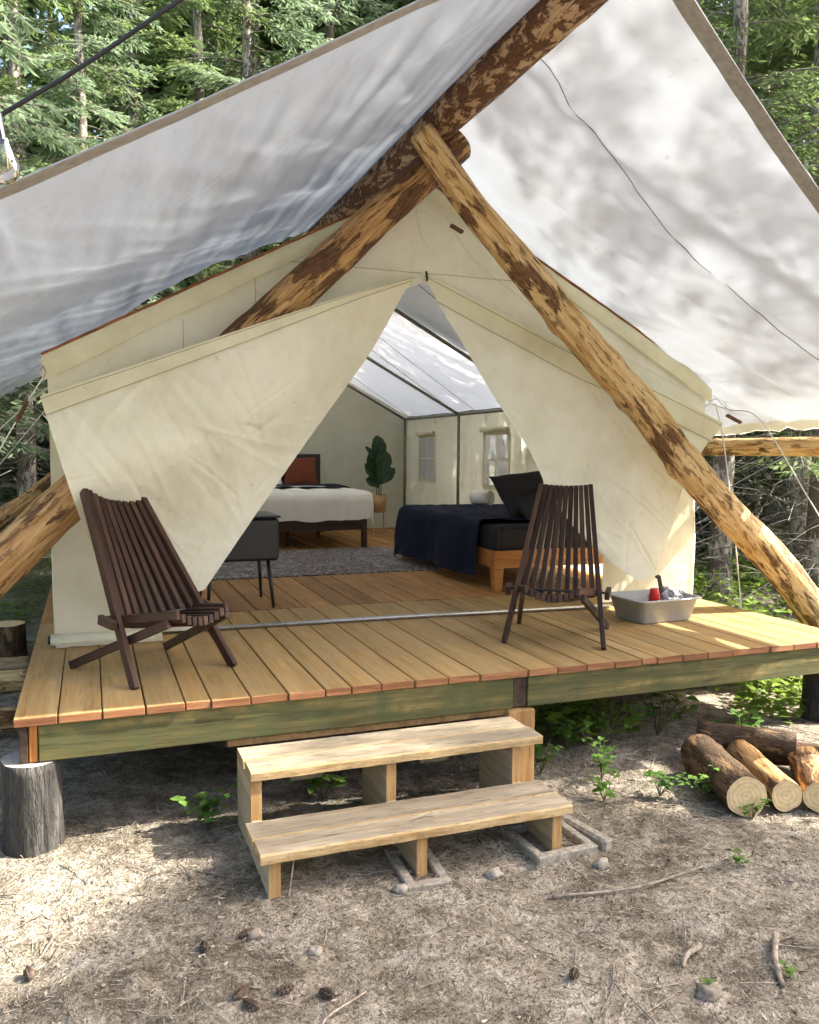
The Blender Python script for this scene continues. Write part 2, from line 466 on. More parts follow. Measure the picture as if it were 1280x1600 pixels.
def foliage(name, cols, trans=0.35, sc=6.0):
    m, nt = new_mat(name)
    v = coords(nt)
    n1 = nz(nt, v, sc, 1, 0.7)
    n2 = nz(nt, v, 0.7, 1)
    f = math_(nt, 'ADD', math_(nt, 'MULTIPLY', n1, 0.6), math_(nt, 'MULTIPLY', n2, 0.4))
    c = ramp(nt, f, [(0.34, cols[0]), (0.5, cols[1]), (0.66, cols[2])])
    finish(nt, c, 0.6, None, 0.25, trans=trans)
    return m
M['needles'] = foliage('needles', [(0.09, 0.14, 0.045), (0.18, 0.255, 0.085), (0.29, 0.37, 0.15)], 0.48)
M['needles_blue'] = foliage('needles_blue', [(0.10, 0.15, 0.08), (0.19, 0.27, 0.145), (0.31, 0.40, 0.24)], 0.48)
M['needles_shade'] = foliage('needles_shade', [(0.02, 0.04, 0.018), (0.04, 0.07, 0.03), (0.07, 0.11, 0.05)], 0.25)  # needle colour darkened so the low spruces look out of the sun
M['leaves'] = foliage('leaves', [(0.06, 0.13, 0.02), (0.11, 0.21, 0.035), (0.18, 0.30, 0.06)], 0.40, 20)
M['leaves_bright'] = foliage('leaves_bright', [(0.10, 0.17, 0.02), (0.17, 0.26, 0.035), (0.26, 0.36, 0.06)], 0.45, 10)
M['twig'] = plain('twig', (0.21, 0.185, 0.15), 0.9, nscale=20, var=0.45)
M['twig_grey'] = plain('twig_grey', (0.17, 0.16, 0.135), 0.9, nscale=5, var=0.5)

def litter_mat():
    m, nt = new_mat('litter')
    v = coords(nt, rnd_off=False)
    n1 = nd(nt, 'ShaderNodeTexWhiteNoise', {'Vector': nd(nt, 'ShaderNodeVectorMath', {0: v, 1: (0.025, 0.025, 0.025)}, operation='SNAP').outputs[0]})
    c = ramp(nt, n1.outputs['Value'], [(0.0, (0.05, 0.038, 0.026)), (0.4, (0.15, 0.12, 0.083)), (0.8, (0.30, 0.25, 0.18)), (1.0, (0.47, 0.42, 0.33))])
    finish(nt, c, 0.9, None, 0.15)
    return m
M['litter'] = litter_mat()

def ground_mat():
    m, nt = new_mat('forest_floor')
    v = coords(nt, rnd_off=False)
    a = nz(nt, v, 1.3, 3, 0.65, 0.5)
    b = nz(nt, v, 9.0, 4, 0.72, 0.6)
    cfin = nz(nt, v, 60.0, 2, 0.75, 0.4)
    c1 = ramp(nt, b, [(0.30, (0.056, 0.044, 0.031)), (0.48, (0.155, 0.129, 0.093)), (0.66, (0.31, 0.268, 0.204))])
    c2 = ramp(nt, b, [(0.30, (0.165, 0.138, 0.10)), (0.55, (0.345, 0.303, 0.238)), (0.75, (0.51, 0.462, 0.382))])
    c = mix(nt, ramp(nt, a, [(0.40, 0.0), (0.60, 1.0)]), c1, c2)
    c = mix(nt, ramp(nt, cfin, [(0.32, 0.8), (0.50, 0.0)]), c, (0.055, 0.042, 0.030))
    vo = nd(nt, 'ShaderNodeTexVoronoi', {'Vector': v, 'Scale': 75.0}, voronoi_dimensions='2D')
    c = mix(nt, ramp(nt, vo.outputs['Distance'], [(0.08, 0.45), (0.18, 0.0)]), c, (0.42, 0.38, 0.30))
    # farther off the floor is mossy
    sp = nd(nt, 'ShaderNodeSeparateXYZ', {0: v})
    far = ramp(nt, math_(nt, 'ADD', math_(nt, 'MULTIPLY', sp.outputs[1], 0.05), math_(nt, 'MULTIPLY', nz(nt, v, 0.9, 2), 0.6)), [(0.45, 0.0), (0.75, 0.75)])
    c = mix(nt, far, c, mix(nt, b, (0.035, 0.055, 0.018), (0.14, 0.15, 0.06)))
    h = math_(nt, 'ADD', b, math_(nt, 'MULTIPLY', cfin, 0.6))
    finish(nt, c, 0.95, bump(nt, h, 0.9, 0.03), 0.1)
    return m
M['ground'] = ground_mat()

# ------------------------------------------------------------------ ground
def gz(x, y):
    k = 1.0 / (1.0 + 0.02 * (x * x + y * y))
    z = 0.03 * pn(x * 0.6, y * 0.6, 3.1) + 0.020 * pn(x * 2.1, y * 2.1, 7.7)
    if abs(x - 2) < 6 and abs(y) < 6:
        z += 0.012 * pn(x * 6.3, y * 6.3, 1.3) + 0.007 * pn(x * 15, y * 15, 5.2)
    return z - 0.01

def axis_vals(lo, hi, step, far, n):
    core = np.arange(lo, hi, step)
    l = lo - np.geomspace(step, lo - (-far), n)[::-1]
    h = hi + np.geomspace(step, far - hi, n) - step
    return np.concatenate([l, core, h])
gx = axis_vals(-1.5, 5.5, 0.035, 90, 45)
gy = axis_vals(-2.8, 2.6, 0.035, 90, 45)
GV = np.array([(x, y, gz(x, y)) for x in gx for y in gy])
tag(link('ground', mesh('ground', GV, grid_faces(len(gx), len(gy)), M['ground'], True)), kind='structure')

# ------------------------------------------------------------------ logs
def make_log(name, pts, radii, mat, end_mat, label=None, cat='log', parent=None, n=26, seg=0.05, rough=0.08, seed=0, group=None, knots=0):
    pts = [Vector(p) for p in pts]
    o0 = pts[0]; ax = (pts[-1] - pts[0]).normalized()
    q = ax.to_track_quat('Z', 'Y'); R = q.to_matrix(); Ri = R.transposed()
    loc = [Ri @ (p - o0) for p in pts]
    L = (pts[-1] - pts[0]).length
    ns = max(6, int(L / seg))
    cen = smooth_curve([tuple(p) for p in loc], ns)
    rad = np.interp(np.linspace(0, 1, ns), np.linspace(0, 1, len(radii)), radii)
    rg = random.Random(seed)
    kn = [(rg.uniform(0.5, max(0.6, L - 0.3)), rg.uniform(0, 6.28), rg.uniform(0.02, 0.035)) for _ in range(knots)]
    V = []; F = []; fm = []
    for i in range(ns):
        for k in range(n):
            a = 2 * math.pi * k / n
            r = rad[i] * (1 + rough * pn(math.cos(a) * 1.3 + seed, math.sin(a) * 1.3, cen[i][2] * 2.2) + rough * 0.7 * pn(math.cos(a) * 4 + seed, math.sin(a) * 4, cen[i][2] * 7))
            for kz, ka, kh in kn:
                d2 = ((cen[i][2] - kz) / 0.07) ** 2 + ((((a - ka + math.pi) % (2 * math.pi)) - math.pi) / 0.45) ** 2
                r += kh * math.exp(-d2)
            V.append((cen[i][0] + r * math.cos(a), cen[i][1] + r * math.sin(a), cen[i][2]))
    for i in range(ns - 1):
        for k in range(n):
            F.append((i * n + k, i * n + (k + 1) % n, (i + 1) * n + (k + 1) % n, (i + 1) * n + k)); fm.append(0)
    F.append(tuple(reversed(range(n)))); fm.append(1)
    F.append(tuple((ns - 1) * n + k for k in range(n))); fm.append(1)
    me = mesh(name, V, F, [mat, end_mat], True, fm)
    for p in list(me.polygons)[-2:]: p.use_smooth = False
    o = link(name, me, None, o0)
    o.rotation_mode = 'QUATERNION'; o.rotation_quaternion = q
    if label: tag(o, label, cat, group)
    if parent is not None:
        o.parent = parent
        o.matrix_parent_inverse = Matrix.LocRotScale(parent.location, parent.rotation_euler, parent.scale).inverted()
    return o

make_log('ridge_log', [(2.50, -1.12, 3.95), (2.50, 0.6, 3.935), (2.50, 2.4, 3.935), (2.49, 8.75, 3.93)], [0.122, 0.115, 0.110, 0.095],
         M['log_barky'], M['end'], 'thick ridge log with flaked dark bark holding up the white fly', 'log', seed=3, rough=0.05)
make_log('frame_log', [(2.665, 1.225, 3.85), (2.05, 1.225, 3.263), (1.72, 1.225, 2.94), (0.23, 1.225, 1.523), (-0.144, 1.225, 1.158), (-1.42, 1.225, -0.08)],
         [0.112, 0.112, 0.115, 0.125, 0.13, 0.135], M['log_amber'], M['end_dark'], 'sloping frame log on the left that passes behind the open door flap', 'log', seed=11, knots=4)
make_log('frame_log', [(2.305, 1.0, 3.80), (2.64, 1.0, 3.405), (2.85, 1.0, 3.20), (3.645, 1.0, 2.454), (3.985, 1.0, 2.16), (4.33, 1.0, 1.80), (4.815, 1.0, 1.352), (5.208, 1.0, 1.03), (5.564, 1.0, 0.675), (6.22, 1.0, -0.08)],
         [0.085, 0.095, 0.10, 0.115, 0.12, 0.12, 0.125, 0.13, 0.13, 0.13], M['log_yellow'], M['end_dark'], 'long peeled frame log sloping down in front of the right side of the tent', 'log', seed=25, knots=7, rough=0.08)
make_log('rear_frame_log', [(2.62, 8.45, 3.85), (-0.13, 8.45, 1.365), (-0.73, 8.45, 0.90), (-1.9, 8.45, -0.08)], [0.10, 0.125, 0.13, 0.135],
         M['log_amber'], M['end_dark'], 'rear sloping log seen past the left edge of the tent', 'log', seed=32)
make_log('rear_frame_log', [(2.38, 8.62, 3.85), (3.7, 8.62, 2.62), (6.6, 8.62, -0.08)], [0.08, 0.09, 0.10], M['log_amber'], M['end_dark'],
         'rear sloping log behind the right side of the tent', 'log', seed=33)
make_log('side_rail_log', [(5.55, -1.0, 1.875), (5.54, 1.5, 1.868), (5.56, 4.7, 1.872)], [0.078, 0.074, 0.07], M['log_yellow'], M['end'],
         'horizontal peeled rail log under the right edge of the fly', 'log', seed=41, rough=0.04)
for i, (y, lab) in enumerate(((-0.9, 'upright post carrying the near end of the rail log'), (4.55, 'upright post carrying the far end of the rail log'))):
    make_log('rail_post', [(5.55, y, -0.1), (5.55, y, 1.80)], [0.07, 0.06], M['log_yellow'], M['end'], lab, 'post', seed=50 + i)

# ------------------------------------------------------------------ rain fly
def fly_pt(s, t):
    """s in -1..1 across (left eave .. ridge .. right eave), t in 0..1 front..rear"""
    a = abs(s)
    if s < 0:
        x = 2.50 - 3.00 * a
        yf = -1.12 - 0.04 * a
        yr = float(np.interp(a, [0, 0.15, 0.30, 0.40, 0.48, 0.56, 0.64, 0.80, 1.0], [4.4, 3.9, 3.42, 3.18, 3.10, 3.2, 3.48, 4.3, 5.5]))
        z = 4.07 - 1.80 * a - 0.04 * math.sin(math.pi * a) - 0.04 * math.sin(math.pi * a) * math.sin(math.pi * t) - 0.03 * math.exp(-a * 9) * min(1, a * 20)
    else:
        x = 2.50 + 2.97 * a
        yf = -0.95 + 0.32 * a + 0.10 * math.sin(math.pi * a)
        yr = 4.35 - 0.4 * math.sin(math.pi * a)
        z = 4.075 - 2.07 * a - 0.13 * math.sin(math.pi * a) * (0.35 + 0.65 * math.sin(math.pi * t))
    y = yf + (yr - yf) * t
    # draped over the round log
    if a < 0.06: z -= 0.02 * (a / 0.06)
    # long folds running with the ridge near the log, fading down the slope
    fold = pn(x * 5.0 + 3.0, y * 0.45, 2.0 if s < 0 else 9.0) * 0.055 * math.exp(-a * 2.2) * min(1.0, a * 14)
    fold += pn(x * 11.0, y * 0.9 + x * 1.2, 5.0 if s < 0 else 12.0) * 0.018 * math.exp(-a * 1.5) * min(1.0, a * 10)
    # diagonal pull folds
    d = (x - y * 0.6) if s < 0 else (x * 0.5 + y * 1.4)
    fold += pn(d * 2.3, (x + y) * 0.4, 8.0) * 0.050 * min(1.0, a * 5) * min(1.0, 0.25 + 2.2 * t)
    fold += pn(d * 6.5, (x + y) * 0.7, 18.0) * 0.016 * min(1.0, a * 5) * min(1.0, 0.25 + 2.2 * t)
    if s > 0:
        q = y * 1.0 + x * 0.35
        fold += 0.040 * pn(q * 3.2 + 4, x * 0.35, 22.0) * min(1.0, a * 3) + 0.016 * pn(q * 8.0, x * 0.5, 25.0) * min(1.0, a * 3)
    if s > 0:   # stitched joint of the two widths of cloth
        dy = y - (0.10 + 0.25 * math.sin(math.pi * min(1, a * 1.1)))
        fold += 0.020 * math.exp(-(dy / 0.03) ** 2) - 0.045 * math.exp(-((dy + 0.14) / 0.13) ** 2) + 0.03 * math.exp(-((dy - 0.2) / 0.15) ** 2)
    fold *= min(1.0, 0.12 + 7.0 * t)
    z += fold
    # scalloped eaves
    if a > 0.9:
        z -= 0.05 * (a - 0.9) / 0.1 * (0.5 + 0.5 * math.sin(y * 3.1 + 1.0))
    return (x, y, z)

fly = empty('rain_fly', (2.5, 1.5, 4.08), 'white tarpaulin fly stretched over the ridge log above the tent', 'tarpaulin')
sheet('sheet', lambda u, v: fly_pt(2 * u - 1, v), 301, 221, M['fly'], fly, crease=dict(ax=(0, 1), push=2, n=150, seed=12, amp=0.007, width=0.016, lmin=0.3, lmax=1.6, angles=[0.25, -0.3, 1.25, 1.57, 1.9]))
def hem_front(sgn):
    def fn(u, v):
        s = sgn * (0.0 + 1.0 * u)
        p = fly_pt(s, 0.0); q = fly_pt(s, 0.03)
        d = Vector(q) - Vector(p); d.normalize()
        r = Vector(fly_pt(s, v * 0.0195)) 
        return (r.x, r.y, r.z - 0.006)
    return fn
sheet('hem', hem_front(-1), 90, 4, M['fly_hem'], fly)
sheet('hem', hem_front(1), 90, 4, M['fly_hem'], fly)
def hem_side(sgn):
    def fn(u, v):
        p = fly_pt(sgn * (1.0 - 0.035 * v), u)
        return (p[0], p[1], p[2] - 0.006)
    return fn
sheet('hem', hem_side(1), 60, 3, M['canvas_wall'], fly)
sheet('hem', hem_side(-1), 60, 3, M['canvas_wall'], fly)
mb = MB()
pts = []
for i in range(40):
    a = 0.03 + 0.94 * i / 39
    yt = 0.10 + 0.25 * math.sin(math.pi * min(1, a * 1.1)) - 0.01
    p0 = fly_pt(a, 0); p1 = fly_pt(a, 1)
    t = (yt - p0[1]) / (p1[1] - p0[1]); p = fly_pt(a, t)
    pts.append((p[0], p[1], p[2] - 0.006))
mb.tube(pts, 0.0032, 5)
mb.build('seam', M['fly_hem'], fly)

# ------------------------------------------------------------------ tent
TY0, TY1 = 1.50, 8.15
TXL, TXR, TXC = 0.12, 4.90, 2.51
EZ, RZ = 2.27, 3.62
tent = empty('wall_tent', (TXC, 4.8, DZ), 'cream canvas wall tent with its door flaps tied open on the deck', 'tent')
def wr(x, y, z, a=0.012, f=1.6, s=0.0):
    return a * (pn(x * f + s, y * f, z * f) + 0.5 * pn(x * f * 2.7 + s, y * f * 2.7, z * f * 2.7))

def roof(sgn):
    xe = TXL - 0.05 if sgn < 0 else TXR + 0.06
    ze = EZ + 0.07
    def fn(u, v):
        x = TXC + (xe - TXC) * u
        y = 1.40 + (8.3 - 1.40) * v
        z = RZ + (ze - RZ) * u
        sag = -0.035 * math.sin(math.pi * u) * abs(math.sin(math.pi * (y - 1.5) / 2.2))
        return (x, y, z + sag + wr(x, y, 0, 0.010))
    return fn
sheet('roof', roof(-1), 40, 80, M['canvas_roof'], tent)
sheet('roof', roof(1), 40, 80, M['canvas_roof'], tent)

def rake_z(x):
    return RZ + (EZ + 0.07 - RZ) * (abs(x - TXC) / (TXC - TXL + 0.05))
def lower_z(x):   # where the door flaps hang from
    if x < TXC: return 3.03 + (2.08 - 3.03) * (TXC - x) / (TXC - TXL)
    return 3.03 + (2.03 - 3.03) * (x - TXC) / (TXR - TXC)
def gable(u, v):
    x = TXL + (TXR - TXL) * u
    z = lower_z(x) - 0.06 + (rake_z(x) - 0.01 - lower_z(x) + 0.06) * v
    k = 0.05 * math.sin(math.pi * v)
    return (x, TY0 - 0.06 - 0.03 * math.sin(u * 9) * v * 0.3 + wr(x, 0, z, 0.022, 1.4) - k * 0.4, z)
sheet('gable', gable, 300, 60, M['canvas'], tent, crease=dict(ax=(0, 2), push=1, n=110, seed=7, amp=0.007, width=0.012, angles=[0.5, -0.5, 0.1, 1.4]))
# valance: the roof edge folded down over the front of the gable
def valance(sgn):
    def fn(u, v):
        x = TXC + sgn * (TXC - TXL + 0.03) * u
        z = rake_z(x) + 0.012 - v * (0.09 + 0.06 * u + 0.02 * pn(x * 2, 3))
        y = 1.395 - 0.012 * v - 0.012 * math.sin(math.pi * v) + 0.015 * pn(x * 3, z * 2, 4) * v
        return (x, y, z)
    return fn
sheet('valance', valance(-1), 70, 6, M['canvas_band'], tent)
sheet('valance', valance(1), 70, 6, M['canvas_band'], tent)
for sgn in (-1, 1):
    mb = MB()
    mb.tube([(TXC + sgn * (TXC - TXL + 0.03) * i / 30, 1.39, rake_z(TXC + sgn * (TXC - TXL + 0.03) * i / 30) + 0.018 + 0.006 * pn(i * 0.7, sgn)) for i in range(31)],
            [0.0075 + 0.004 * abs(pn(i * 0.9, 2 * sgn)) for i in range(31)], 6)
    mb.build('piping', M['piping'], tent)

# walls; the right one has two windows
def wall_grid(name, fixed, along, z0, z1, holes, mat, axis):
    ys = sorted(set(list(np.linspace(along[0], along[1], 36)) + [h[k] for h in holes for k in (0, 1)]))
    zs = sorted(set(list(np.linspace(z0, z1, 14)) + [h[k] for h in holes for k in (2, 3)]))
    V = []; F = []; ny, nzv = len(ys), len(zs)
    for y in ys:
        for z in zs:
            inh = any(h[0] - 1e-6 <= y <= h[1] + 1e-6 and h[2] - 1e-6 <= z <= h[3] + 1e-6 for h in holes)
            d = 0 if inh else wr(y, 0, z, 0.014, 1.5, fixed) * min(1, (z - z0) * 4)
            V.append((fixed + d, y, z) if axis == 'X' else (y, fixed + d, z))
    for i in range(ny - 1):
        for j in range(nzv - 1):
            cy, cz = (ys[i] + ys[i + 1]) / 2, (zs[j] + zs[j + 1]) / 2
            if any(h[0] < cy < h[1] and h[2] < cz < h[3] for h in holes): continue
            F.append((i * nzv + j, (i + 1) * nzv + j, (i + 1) * nzv + j + 1, i * nzv + j + 1))
    return link(name, mesh(name, V, F, mat, True), tent)
WIN = [(7.0, 7.62, 1.39, 2.03), (4.75, 5.42, 1.38, 2.04)]
wall_grid('side_wall', TXR, (TY0, TY1), DZ + 0.02, EZ + 0.05, WIN, M['canvas_wall'], 'X')
wall_grid('side_wall', TXL, (TY0, TY1), DZ + 0.02, EZ + 0.05, [], M['canvas_wall'], 'X')
def back_wall(u, v):
    x = TXL + (TXR - TXL) * u
    z = DZ + 0.02 + (rake_z(x) - 0.02 - DZ - 0.02) * v
    return (x, TY1 + wr(x, 1, z, 0.014), z)
sheet('back_wall', back_wall, 160, 90, M['canvas_wall'], tent, crease=dict(ax=(0, 2), push=1, n=90, seed=10, amp=0.008, width=0.014))
def front_panel(x0, x1):
    def fn(u, v):
        x = x0 + (x1 - x0) * u
        z = DZ + 0.03 + (lower_z(x) - 0.02 - DZ - 0.03) * v
        return (x, TY0 + 0.012 + wr(x, 2, z, 0.012, 2.0), z)
    return fn
sheet('front_wall', front_panel(TXL, 0.95), 60, 90, M['canvas_wall'], tent, crease=dict(ax=(0, 2), push=1, n=40, seed=8, amp=0.005))
sheet('front_wall', front_panel(4.05, TXR), 60, 90, M['canvas_wall'], tent, crease=dict(ax=(0, 2), push=1, n=40, seed=9, amp=0.005))
m_, nt_ = new_mat('window_film')
tr_ = nd(nt_, 'ShaderNodeBsdfTransparent', {0: (0.9, 0.92, 0.9)})
tl_ = nd(nt_, 'ShaderNodeBsdfTranslucent', {0: (0.85, 0.87, 0.84)})
gl_ = nd(nt_, 'ShaderNodeBsdfGlossy', {0: (0.8, 0.8, 0.8), 'Roughness': 0.15})
mx1_ = nd(nt_, 'ShaderNodeMixShader', {0: 0.55, 1: tr_.outputs[0], 2: tl_.outputs[0]})
mx2_ = nd(nt_, 'ShaderNodeMixShader', {0: 0.06, 1: mx1_.outputs[0], 2: gl_.outputs[0]})
nt_.links.new(mx2_.outputs[0], nd(nt_, 'ShaderNodeOutputMaterial').inputs[0])
M['film'] = m_
for (y0, y1, z0, z1) in WIN:
    mb = MB(); w = 0.035
    for a, b in (((y0, z0), (y1, z0)), ((y1, z0), (y1, z1)), ((y1, z1), (y0, z1)), ((y0, z1), (y0, z0))):
        mb.bar((TXR - 0.006, a[0], a[1]), (TXR - 0.006, b[0], b[1]), w * 1.6, 0.006, up=(1, 0, 0))
    win = mb.build('window', M['canvas_band'], tent)
    ym, zm = (y0 + y1) / 2, (z0 + z1) / 2
    for (a0, a1, b0, b1) in ((y0, ym, z0, zm), (ym, y1, z0, zm), (y0, ym, zm, z1), (ym, y1, zm, z1)):
        def pane(u, v, a0=a0, a1=a1, b0=b0, b1=b1):
            y = a0 + (a1 - a0) * u; z = b0 + (b1 - b0) * v
            return (TXR + 0.012 + 0.008 * pn(y * 7, z * 4, 2), y, z)
        sheet('pane', pane, 6, 6, M['film'], win)
    mb = MB(); mb.bar((TXR - 0.004, ym, z0), (TXR - 0.004, ym, z1), 0.016, 0.006, up=(1, 0, 0))
    mb.bar((TXR - 0.011, y0, zm), (TXR - 0.011, y1, zm), 0.016, 0.006, up=(1, 0, 0))
    mb.build('mullion', M['canvas_band'], win)
    def blind(u, v, y0=y0, y1=y1, z1=z1):
        a = 2 * math.pi * v
        r = 0.028 + 0.006 * pn(u * 9, v * 3, 1)
        return (TXR - 0.04 + r * math.cos(a), y0 - 0.02 + (y1 - y0 + 0.04) * u, z1 + 0.035 + r * math.sin(a) + 0.006 * math.sin(u * 7))
    sheet('rolled_blind', blind, 16, 10, M['canvas_band'], win)

# door flaps, pulled outwards over the frame logs
def coons(top, left, right, bottom, amp, seed, bulge=0.0):
    n = 60
    T, Bm, Lf, Rt = smooth_curve(top, n), smooth_curve(bottom, n), smooth_curve(left, n), smooth_curve(right, n)
    def at(C_, u):
        x = u * (n - 1); i = min(int(x), n - 2); f = x - i
        return C_[i] * (1 - f) + C_[i + 1] * f
    def fn(u, v):       # u 0..1 left->right, v 0..1 top->bottom
        p = (1 - v) * at(T, u) + v * at(Bm, u) + (1 - u) * at(Lf, v) + u * at(Rt, v) \
            - ((1 - u) * (1 - v) * T[0] + u * (1 - v) * T[-1] + (1 - u) * v * Bm[0] + u * v * Bm[-1])
        e = min(1.0, 6 * min(u, 1 - u, v + 0.03, 1 - v))
        p = p.copy()
        p[1] += e * (amp * pn(p[0] * 1.7 + seed, p[2] * 1.7, 0.3) + amp * 0.45 * pn((p[0] + p[2]) * 4.5 + seed, (p[0] - p[2]) * 1.2, 2.0)) - bulge * math.sin(math.pi * u) * math.sin(math.pi * v)
        q1 = p[0] * 0.75 + p[2] * 0.66; q2 = p[0] * 0.66 - p[2] * 0.75
        p[1] += e * (0.011 * pn(q1 * 5.5 + seed, q2 * 0.8, 4.0) + 0.007 * pn(q2 * 9.0 + seed, q1 * 1.3, 6.0))
        return tuple(p)
    return fn
fl = coons(top=[(0.085, 1.22, 2.115), (0.62, 1.10, 2.31), (1.144, 1.0, 2.505), (1.56, 1.02, 2.665), (2.0, 1.2, 2.84), (2.43, 1.40, 2.995)],
           left=[(0.085, 1.22, 2.115), (0.16, 1.07, 1.86), (0.235, 1.0, 1.60), (0.305, 1.14, 1.36), (0.37, 1.28, 1.15), (0.44, 1.36, 0.88)],
           right=[(2.43, 1.40, 2.995), (2.36, 1.40, 2.895), (2.128, 1.40, 2.495), (1.938, 1.39, 2.232), (1.673, 1.37, 1.878), (1.331, 1.35, 1.405), (1.003, 1.33, 0.94)],
           bottom=[(0.44, 1.36, 0.88), (0.62, 1.37, 0.865), (0.82, 1.36, 0.885), (1.003, 1.33, 0.94)], amp=0.022, seed=2.0, bulge=0.0)
flap = sheet('door_flap', fl, 200, 200, M['canvas'], tent, crease=dict(ax=(0, 2), push=1, n=120, seed=5, amp=0.0075, width=0.011, angles=[-0.75, -0.5, 0.9, 0.35, -1.1]))
fr = coons(top=[(2.478, 1.40, 3.03), (2.95, 1.37, 2.83), (3.6, 1.32, 2.55), (4.3, 1.28, 2.30), (4.83, 1.24, 2.08), (4.90, 1.22, 2.04)],
           left=[(2.478, 1.40, 3.03), (2.62, 1.37, 2.775), (2.77, 1.34, 2.545), (2.916, 1.31, 2.306), (3.027, 1.28, 2.13), (3.212, 1.24, 1.865), (3.322, 1.22, 1.663), (3.36, 1.2, 1.55), (3.545, 1.19, 1.32), (3.743, 1.20, 1.13)],
           right=[(4.90, 1.22, 2.04), (4.70, 1.24, 1.78), (4.59, 1.27, 1.55), (4.53, 1.27, 1.35), (4.46, 1.26, 1.16), (4.38, 1.25, 1.02), (4.33, 1.22, 0.93)],
           bottom=[(3.743, 1.20, 1.13), (3.88, 1.18, 1.02), (4.05, 1.17, 0.915), (4.20, 1.18, 0.865), (4.33, 1.22, 0.93)], amp=0.026, seed=14.0, bulge=-0.03)
flap2 = sheet('door_flap', fr, 200, 180, M['canvas'], tent, crease=dict(ax=(0, 2), push=1, n=170, seed=6, amp=0.0085, width=0.011, angles=[-0.75, 0.5, 0.9, 1.2, -0.4]))
for fn, par in ((fl, flap), (fr, flap2)):
    for vv in (0.012, 0.085):
        mb = MB()
        mb.tube([Vector(fn(i / 40, vv)) + Vector((0, -0.011, 0)) for i in range(41)], 0.0028, 4, False)
        mb.build('seam', M['seam'], par)
def band(fn):
    def g(u, v):
        p = fn(u, 0.085 * v)
        return (p[0], p[1] - 0.010, p[2])
    return g
sheet('hem', band(fl), 60, 4, M['canvas_band'], flap)
sheet('hem', band(fr), 60, 4, M['canvas_band'], flap2)
# drawn-up corners of the flaps where the cloth is tied to the frame
mb = MB()
mb.tube([(2.50, 1.37, 3.03), (2.503, 1.36, 2.99), (2.50, 1.355, 2.965)], 0.008, 6)
mb.build('zip_pull', M['black'], tent)
# rolled bottom edge of the left front wall with its pole end
def sod(u, v):
    a = 2 * math.pi * v
    x = 0.10 + 0.60 * u
    r = 0.034 + 0.010 * pn(u * 6, math.cos(a), 3)
    return (x, TY0 - 0.05 + r * 1.5 * math.cos(a), DZ + 0.036 + r * math.sin(a))
sheet('rolled_hem', sod, 24, 12, M['canvas_wall'], tent)
def sod2(u, v):
    x = 0.13 + 0.62 * u
    return (x, TY0 - 0.03 - 0.13 * v - 0.02 * pn(u * 8, 1), DZ + 0.012 + 0.05 * (1 - v) ** 2 + 0.010 * abs(pn(u * 9, v * 3)))
sheet('sod_cloth', sod2, 20, 6, M['canvas_wall'], tent)
mb = MB(); mb.tube([(0.085, TY0 - 0.05, DZ + 0.04), (0.16, TY0 - 0.05, DZ + 0.04)], 0.026, 12)
mb.build('pole_end', M['black'], tent)
# seams on gable
for pts in ([(0.9, 2.62), (0.9, 2.44)], [(1.35, 2.95), (1.35, 2.60)], [(3.75, 2.85), (3.75, 2.56)], [(1.5, 3.03), (3.4, 3.03)]):
    mb = MB()
    n = 12
    a, b = pts
    P = []
    for i in range(n):
        x = a[0] + (b[0] - a[0]) * i / (n - 1); z = a[1] + (b[1] - a[1]) * i / (n - 1)
        u = (x - TXL) / (TXR - TXL); zl = lower_z(x) - 0.06; v = (z - zl) / (rake_z(x) - 0.01 - zl)
        p = gable(u, min(1, max(0, v))); P.append((p[0], p[1] - 0.003, p[2]))
    mb.tube(P, 0.0022, 4, False); mb.build('seam', M['seam'], tent)
# inner pipe frame
for y in (1.62, 3.85, 6.05, 8.06):
    for sgn, xe in ((-1, TXL + 0.07), (1, TXR - 0.07)):
        mb = MB()
        mb.tube([(TXC, y, RZ - 0.075), (xe, y, EZ + 0.02)], 0.019, 8)
        mb.build('rafter', M['dark_pipe'], tent, True)
        if y > 2:
            mb = MB(); mb.tube([(xe, y, DZ), (xe, y, EZ + 0.02)], 0.021, 8)
            mb.build('pole', M['dark_pipe'], tent, True)
for x, z in ((TXL + 0.07, EZ + 0.02), (TXR - 0.07, EZ + 0.02), (TXC, RZ - 0.07)):
    mb = MB(); mb.tube([(x, 1.6, z), (x, 8.08, z)], 0.019, 8)
    mb.build('purlin', M['dark_pipe'], tent, True)
for y in (2.7, 4.5, 5.3, 6.9, 7.5):
    mb = MB(); mb.tube([(TXR - 0.07, y, EZ + 0.035), (TXR - 0.05, y - 0.02, EZ - 0.02), (TXR - 0.06, y - 0.05, EZ - 0.09)], 0.005, 5)
    mb.build('tie', M['canvas_band'], tent)
for y in (2.9, 4.9, 5.5, 7.2):
    mb = MB(); mb.tube([(TXC + 0.1, y, RZ - 0.07), (TXR - 0.1, y + 0.6, EZ + 0.05)], 0.004, 4)
    mb.build('cord', M['seam'], tent)

# threshold pipe lying across the doorway
mb = MB(); mb.tube([(0.55, 1.60, DZ + 0.018), (2.4, 1.54, DZ + 0.018), (4.06, 1.43, DZ + 0.018)], 0.016, 10)
tag(mb.build('pipe', M['pipe'], None, True), 'thin metal pipe lying across the deck at the tent doorway', 'pipe')

